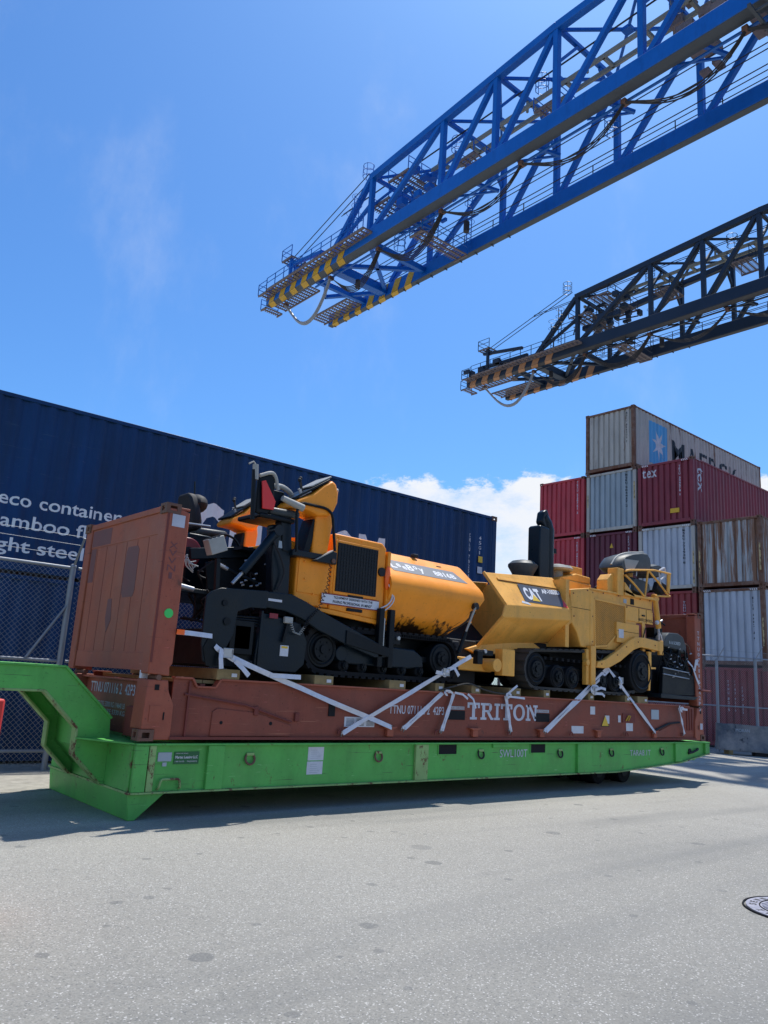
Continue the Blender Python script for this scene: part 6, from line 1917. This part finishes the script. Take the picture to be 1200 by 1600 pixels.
# ================================================================ CRANES
def crane(label, DX, DY, blue, under, stripe, H=35.0, nx=0.0):
    t = thing('crane_boom', label, 'crane', (33.6 + DX, 20 + DY, H), 'port cranes reaching overhead')
    X = lambda a: a + DX
    Y = lambda a: a + DY
    P = lambda x, y, z: (X(x), Y(y), z)
    ZB0, ZB1, ZT = H, H + 1.15, H + 7.45
    XN0, XN1, XF0, XF1 = 30.1 + nx, 30.75 + nx, 36.65, 37.2
    XN, XF = 30.42 + nx, 36.9
    tz = lambda y: H + 7.45 - (0 if y < 17.5 else (y - 17.4) * 0.075)
    nodes = [35.6, 27.5, 22.4, 17.4, 11.5, 5.7, -0.2, -6.2, -12.2]
    ytail = -18
    for x0, x1, ye in ((XN0, XN1, 50.4), (XF0, XF1, 49.6)):
        m = M(); m.box(X(x0), X(x1), Y(ytail), Y(ye), ZB0 + .03, ZB1); part('bottom_chord', m, blue, t, 0.04)
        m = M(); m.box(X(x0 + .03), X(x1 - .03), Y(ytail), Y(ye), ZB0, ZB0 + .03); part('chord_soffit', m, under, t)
    # trolley rails inside
    for a, b in ((XN1 + .01, XN1 + .30),):
        m = M(); m.box(X(a), X(b), Y(ytail), Y(48), ZB0 + .08, ZB0 + .30); part('runway_beam', m, under, t, 0.02)
    m = M(); m.box(X(XN1 + .42), X(XN1 + .56), Y(ytail), Y(44), ZB0 - .15, ZB0 - .05); part('festoon_rail', m, blue, t)
    for x in (XN, XF):
        ks = [nodes[0] + .25] + nodes[1:4] + [ytail]
        for a, b in zip(ks[:-1], ks[1:]):
            m = M(); m.bar(P(x, a, tz(a)), P(x, b, tz(b)), 0.50, 0.55); part('top_chord', m, blue, t, 0.03)
        for i, y in enumerate(nodes):
            m = M(); m.bar(P(x, y, ZB1 - .02), P(x, y, tz(y) - .2), 0.40, 0.36, (0, 1, 0)); part('vertical_post', m, blue, t, 0.02)
            if i + 1 < len(nodes):
                m = M(); m.bar(P(x, nodes[i + 1] + .2, tz(nodes[i + 1]) - .2), P(x, y - .35, ZB1 - .05), 0.36, 0.34, (1, 0, 0)); part('diagonal_brace', m, blue, t, 0.02)
        m = M(); m.bar(P(x, nodes[0] + .2, tz(36) - .05), P(x, 40.6, ZB1 + .1), 0.42, 0.42, (1, 0, 0)); part('end_post', m, blue, t, 0.02)
        m = M(); m.bar(P(x, nodes[0] + .2, ZB1 + 2.4), P(x, 40.2, ZB1 + .4), 0.26, 0.26, (1, 0, 0)); part('end_brace', m, blue, t, 0.02)
    for i, y in enumerate(nodes):
        ZY = tz(y)
        m = M(); m.bar(P(XN + .25, y, ZY), P(XF - .25, y, ZY), 0.28, 0.30); part('top_cross_beam', m, blue, t, 0.02)
        m = M(); m.bar(P(XF - 2.0, y, ZY - .2), P(XF - .2, y, ZY - 2.4), 0.20); m.bar(P(XN + 2.0, y, ZY - .2), P(XN + .2, y, ZY - 2.4), 0.20); part('knee_brace', m, blue, t)
        if i + 1 < len(nodes):
            y2 = nodes[i + 1]; ym = (y + y2) / 2; xm = (XN + XF) / 2; ZM = (tz(y) + tz(y2)) / 2
            m = M()
            for a in (P(XN + .25, y, tz(y)), P(XF - .25, y, tz(y)), P(XN + .25, y2, tz(y2)), P(XF - .25, y2, tz(y2))):
                m.bar(a, P(xm, ym, ZM - .05), 0.17)
            m.box(X(xm - .3), X(xm + .3), Y(ym - .3), Y(ym + .3), ZM - .2, ZM + .06)
            part('wind_bracing', m, blue, t)
    # twin monorail beams under the bracing
    for x in (33.0, 34.1):
        m = M(); m.box(X(x - .09), X(x + .09), Y(ytail), Y(31.5), ZT - 1.70, ZT - 1.42); part('monorail_beam', m, 'olive_beam', t)
    m = M()
    for k in range(18): m.box(X(33.0), X(34.1), Y(36 - k * 2.9), Y(36.2 - k * 2.9), ZT - 1.7, ZT - 1.45)
    for y in nodes: m.bar(P(33.55, y, tz(y) - .1), P(33.55, y, ZT - 1.4), .14)
    part('monorail_ties', m, 'olive_beam', t)
    # ladders, baskets and small platforms
    def railing(m, p, q, h=1.05, step=1.3):
        p, q = Vector(p), Vector(q); n = max(1, int((q - p).length / step))
        for k in range(n + 1):
            a = p.lerp(q, k / n); m.bar(a, a + Vector((0, 0, h)), .055)
        for f in (1.0, .55): m.bar(p + Vector((0, 0, h * f)), q + Vector((0, 0, h * f)), .045)
    def deck(x0, x1, y0, y1, z, rail='wens', nm='platform', mt='grating'):
        m = M()
        for k in range(int((y1 - y0) / .5) + 1):
            m.box(X(x0), X(x1), Y(y0 + k * .5), Y(y0 + k * .5 + .10), z - .10, z)
        m.box(X(x0), X(x0 + .1), Y(y0), Y(y1), z - .16, z); m.box(X(x1 - .1), X(x1), Y(y0), Y(y1), z - .16, z)
        nx = int((x1 - x0) / .22)
        for k in range(nx): m.box(X(x0 + k * .22), X(x0 + k * .22 + .07), Y(y0), Y(y1), z - .04, z - .01)
        pl_ = part(nm, m, mt, t, smooth=False)
        m = M()
        if 'w' in rail: railing(m, P(x0, y0, z), P(x0, y1, z))
        if 'e' in rail: railing(m, P(x1, y0, z), P(x1, y1, z))
        if 'n' in rail: railing(m, P(x0, y1, z), P(x1, y1, z))
        if 's' in rail: railing(m, P(x0, y0, z), P(x1, y0, z))
        if m.v: part('handrail', m, blue, pl_, smooth=False)
        return pl_
    deck(XN0 - .95, XN0, 34.8, 48.9, ZB0 + .75, 'w', 'walkway')
    deck(XN0 - .95, XN0, 48.9, 50.3, ZB0 + .6, 'wn', 'tip_platform')
    deck(XN1, XN1 + 1.4, 44.6, 50.2, ZB0 + .2, '', 'tip_platform')
    deck(XN0, XN1 + 1.2, 50.4, 51.3, ZB0 - .1, 'n', 'tip_platform')
    deck(34.9, 36.65, 44.4, 50.2, ZB0 + .45, '', 'tip_platform')
    deck(31.0, 36.4, 34.2, 36.6, ZB0 + 4.0, 'ns', 'platform')
    deck(31.0, 36.4, 32.0, 34.4, ZB0 + 5.4, 'ns', 'platform')
    deck(31.2, 36.0, 30.2, 31.6, ZB0 - .6, 'ns', 'platform')
    for y in (26.2, 18.8): deck(32.2, 34.9, y, y + 1.9, ZT - 3.1, 'ns', 'platform')
    # ladders with cages
    for (x, y, z0, z1) in ((29.6, 36.8, ZB0 + .8, ZB0 + 4.6), (30.0, 38.0, ZB0 + .8, ZB0 + 3.4), (36.0, 30.4, ZB0 + .2, ZB0 + 4.6)):
        m = M()
        m.bar(P(x, y, z0), P(x, y, z1), .05); m.bar(P(x + .5, y, z0), P(x + .5, y, z1), .05)
        z = z0 + .3
        while z < z1: m.bar(P(x, y, z), P(x + .5, y, z), .035); z += .42
        z = z0 + 2.2
        while z < z1 + .6:
            m.tube([P(x + .25 + .42 * math.cos(a), y + .42 * math.sin(a), z) for a in [2 * math.pi * k / 10 for k in range(10)]], .022, 4, closed=True); z += .8
        part('caged_ladder', m, blue, t, smooth=False)
    for (x, y, z) in ((30.5, 36.4, ZT - .9), (32.8, 28.5, ZT - 1.5), (32.8, 20.5, ZT - 1.2), (33.4, 11.0, ZT - 1.2), (31.8, 33.4, ZB0 - .6), (32.0, 14.5, ZB0 - .9)):
        m = M()
        for z_ in (0, .5, 1.0):
            m.tube([P(x + .45 * math.cos(a), y + .45 * math.sin(a), z + z_) for a in [2 * math.pi * k / 10 for k in range(10)]], .03, 4, closed=True)
        for k in range(5):
            a = 2 * math.pi * k / 5; m.bar(P(x + .45 * math.cos(a), y + .45 * math.sin(a), z), P(x + .45 * math.cos(a), y + .45 * math.sin(a), z + 1.0), .03)
        part('maintenance_basket', m, blue, t, smooth=False, kind='stuff')
    # machinery near the root and inside the first bays
    random.seed(23)
    m = M()
    for k in range(26):
        x, y, z = random.uniform(30.8, 35.6), random.uniform(30.5, 35.5), random.uniform(ZB0 + 2.6, ZB0 + 5.4)
        a, b, c_ = random.uniform(.2, .7), random.uniform(.2, .9), random.uniform(.15, .6)
        m.box(X(x), X(x + a), Y(y), Y(y + b), z, z + c_)
    for k in range(16):
        x, y, z = random.uniform(31.4, 35.6), random.uniform(29.5, 37.5), random.uniform(ZB0 + 1.6, ZB0 + 5.4)
        m.bar(P(x, y, z), P(x + random.uniform(-1.6, 1.6), y + random.uniform(-3, 3), z + random.uniform(-.8, .8)), .10)
    part('sheave_machinery', m, blue, t, smooth=False)
    m = M()
    for k in range(60):
        x, y, z = random.uniform(31.4, 36), random.uniform(-1, 11.5), random.uniform(ZB0 + 2.6, ZB0 + 7.4)
        a, b, c_ = random.uniform(.15, 1.0), random.uniform(.2, 1.2), random.uniform(.1, .6)
        m.box(X(x), X(x + a), Y(y), Y(y + b), z, z + c_)
    m.box(X(32.2), X(35.0), Y(3.2), Y(7.4), ZB0 + 3.6, ZB0 + 6.4)
    part('trolley_machinery', m, 'grating', t, smooth=False)
    # cross girders at the tip
    for y, z, w, h_ in ((41.2, ZB0 + .6, .8, .8), (44.0, ZB0 + .6, .4, .5), (36.0, ZB0 + .6, .4, .5)):
        m = M(); m.bar(P(XN1, y, z), P(XF0, y, z), w, h_); part('cross_girder', m, blue, t, 0.03)
    m = M()
    for a, b in ((P(XN1, 41, ZB0 + .6), P(XF0, 36, ZB0 + .6)), (P(XN1, 36, ZB0 + .6), P(XF0, 41, ZB0 + .6)), (P(XN1, 41.5, ZB0 + .6), P(33.6, 46, ZB0 + .6)), (P(33.6, 46, ZB0 + .6), P(XF0, 41.5, ZB0 + .6))): m.bar(a, b, .3, .3)
    for k, y in enumerate((31.5, 25.0, 19.8, 14.4, 8.6)):
        m.bar(P(XN1, y, ZB0 + .5), P(XN1 + 1.9, y - 1.0, ZB0 + .2), .2)
        m.bar(P(XN1 + .3, y + 1.2, ZB0 + .1), P(XN1 + 1.9, y - 1.0, ZB0 + .2), .12)
    part('tip_bracing', m, blue, t)
    m = M(); m.bar(P(31.3, 42, ZB1 + .5), P(31.3, 49.0, ZB0 + 1.9), .3, .35); m.bar(P(30.4, 42, ZB1 + 1.0), P(30.4, 47.5, ZB0 + 3.0), .3); m.bar(P(30.2, 46.7, ZB0 + 1), P(30.2, 46.7, ZB0 + 3.4), .28); m.bar(P(31.2, 47.6, ZB0 + 1), P(31.2, 47.6, ZB0 + 3.4), .28); m.bar(P(30.2, 46.7, ZB0 + 3.2), P(31.2, 47.6, ZB0 + 3.2), .3); part('tip_gantry', m, blue, t, 0.03)
    deck(29.9, 31.5, 46.3, 47.9, ZB0 + 3.4, 'wn', 'tip_lookout')
    m = M()
    for k in range(14):
        x, y = random.uniform(29.4, 31.6), random.uniform(42, 50)
        m.box(X(x), X(x + random.uniform(.2, .6)), Y(y), Y(y + random.uniform(.3, .9)), ZB1, ZB1 + random.uniform(.2, .8))
    part('tip_equipment', m, blue, t, smooth=False)
    m = M(); m.cyl(P(33.0, 40.2, ZB0 - .9), P(33.0, 40.2, ZB0 - .2), .22, 10); m.cyl(P(33.2, 27.6, ZB0 - 1.1), P(33.2, 27.6, ZB0 - .3), .22, 10); part('flood_light', m, 'rope', t)
    # hazard stripes: slanted panels wrapped round the outer edge of both chords
    for x0, x1, ys in ((XN0, XN1, [49.9 - 1.75 * k for k in range(7)]), (XF0, XF1, [48.9 - 1.75 * k for k in range(7)])):
        for y in ys:
            m = M()
            xs_ = X(x0) - .02
            m.slab([(xs_, Y(y), ZB0), (xs_, Y(y - .85), ZB0), (xs_, Y(y - 1.35), ZB1), (xs_, Y(y - .5), ZB1)], .012)
            m.slab([(X(x0), Y(y), ZB0 - .02), (X(x0), Y(y - .85), ZB0 - .02), (X(x1), Y(y - .4), ZB0 - .02), (X(x1), Y(y + .45), ZB0 - .02)], .012)
            part('hazard_stripe', m, stripe, t, smooth=False)
    # festoon cables
    an = [48.6, 41.6, 35.2, 28.1, 20.7, 13.1, 6.1, -1.2, -8.5]
    for i, (a, b) in enumerate(zip(an[:-1], an[1:])):
        sag = (3.0, 2.0, 1.9, 1.6, 1.6, 1.6, 1.5, 1.5)[i]
        for j in range(2 if i == 0 else 5 if i < 3 else 3):
            dx = .07 * j - .2
            pts = []
            for k in range(17):
                f = k / 16
                pts.append(P(XN1 + .5 + dx, a + (b - a) * f, ZB0 - .25 - (sag + .10 * j) * 4 * (f ** 1.25) * (1 - f ** 1.25)))
            part('festoon_cable', M().tube(pts, .042 if i else .11, 6), 'rope' if i else 'galvanised', t)
        m = M(); m.box(X(XN1 + .2), X(XN1 + .65), Y(a - .15), Y(a + .15), ZB0 - .32, ZB0 - .05); part('cable_trolley', m, 'casting_steel', t)
    # hoist ropes
    for x, z in ((32.3, ZB0 + 1.0), (32.7, ZB0 + 1.0), (34.4, ZB0 + 1.4), (34.8, ZB0 + 1.4), (35.3, ZB0 + .9), (32.0, ZT - 1.2), (32.2, ZT - .9), (34.9, ZT - 2.0), (35.2, ZT - 1.4)):
        part('hoist_rope', M().cyl(P(x, ytail, z), P(x, 42, z), .035, 5), 'rope', t)
    for x in (30.3, 30.8):
        part('stay_rope', M().cyl(P(x, 36, ZT - .9), P(x, 47.2, ZB0 + 3.2), .04, 5), 'rope', t)
    m = M(); railing(m, P(XF1 - .1, -5, ZB1), P(XF1 - .1, 47, ZB1), 1.0, 3.0); part('chord_lifeline', m, 'rope', t, smooth=False)
    m = M()
    for k in range(14): m.box(X(XF1 - .25), X(XF1 + .04), Y(49 - k * 1.7), Y(49.08 - k * 1.7), ZB0 - .08, ZB0)
    part('chord_lugs', m, under, t)
    # lattice cross walkway at the root and the portal legs carrying the boom
    m = M()
    for k in range(7): m.bar(P(XN0 + k * 1.2, 3.6, ZB0 - .5), P(XN0 + k * 1.2, 5.2, ZB0 - .5), .10)
    for y in (3.6, 4.4, 5.2): m.bar(P(XN0 - .6, y, ZB0 - .5), P(XF1 + .4, y, ZB0 - .5), .16)
    for y in (3.6, 5.2): m.bar(P(XN0 - .6, y, ZB0 + .5), P(XF1 + .4, y, ZB0 + .5), .08)
    part('cross_walkway', m, under, t, smooth=False)
    for y in (-14, ):
        for x in (XN, XF):
            m = M(); m.bar(P(x, y, 0), P(x, y, ZB0), 1.3, 1.1, (0, 1, 0)); part('portal_leg', m, blue, t, .05)
        m = M(); m.bar(P(XN, y, 14), P(XF, y, 14), 1.0, 1.2); part('portal_beam', m, blue, t, .05)
    return t


c1 = crane('big bright blue lattice crane boom with yellow striped tip across the top of the sky', 0, 0, 'crane_blue', 'crane_under', 'stripe_yellow')
crane('dark navy lattice crane boom with faded orange striped tip, farther off at right', 26.1, -0.4, 'crane_dark', 'crane_dark_under', 'stripe_orange', nx=0.75)
c1.rotation_euler = (0, 0, R(-1.16))
c1.location.x -= 0.45
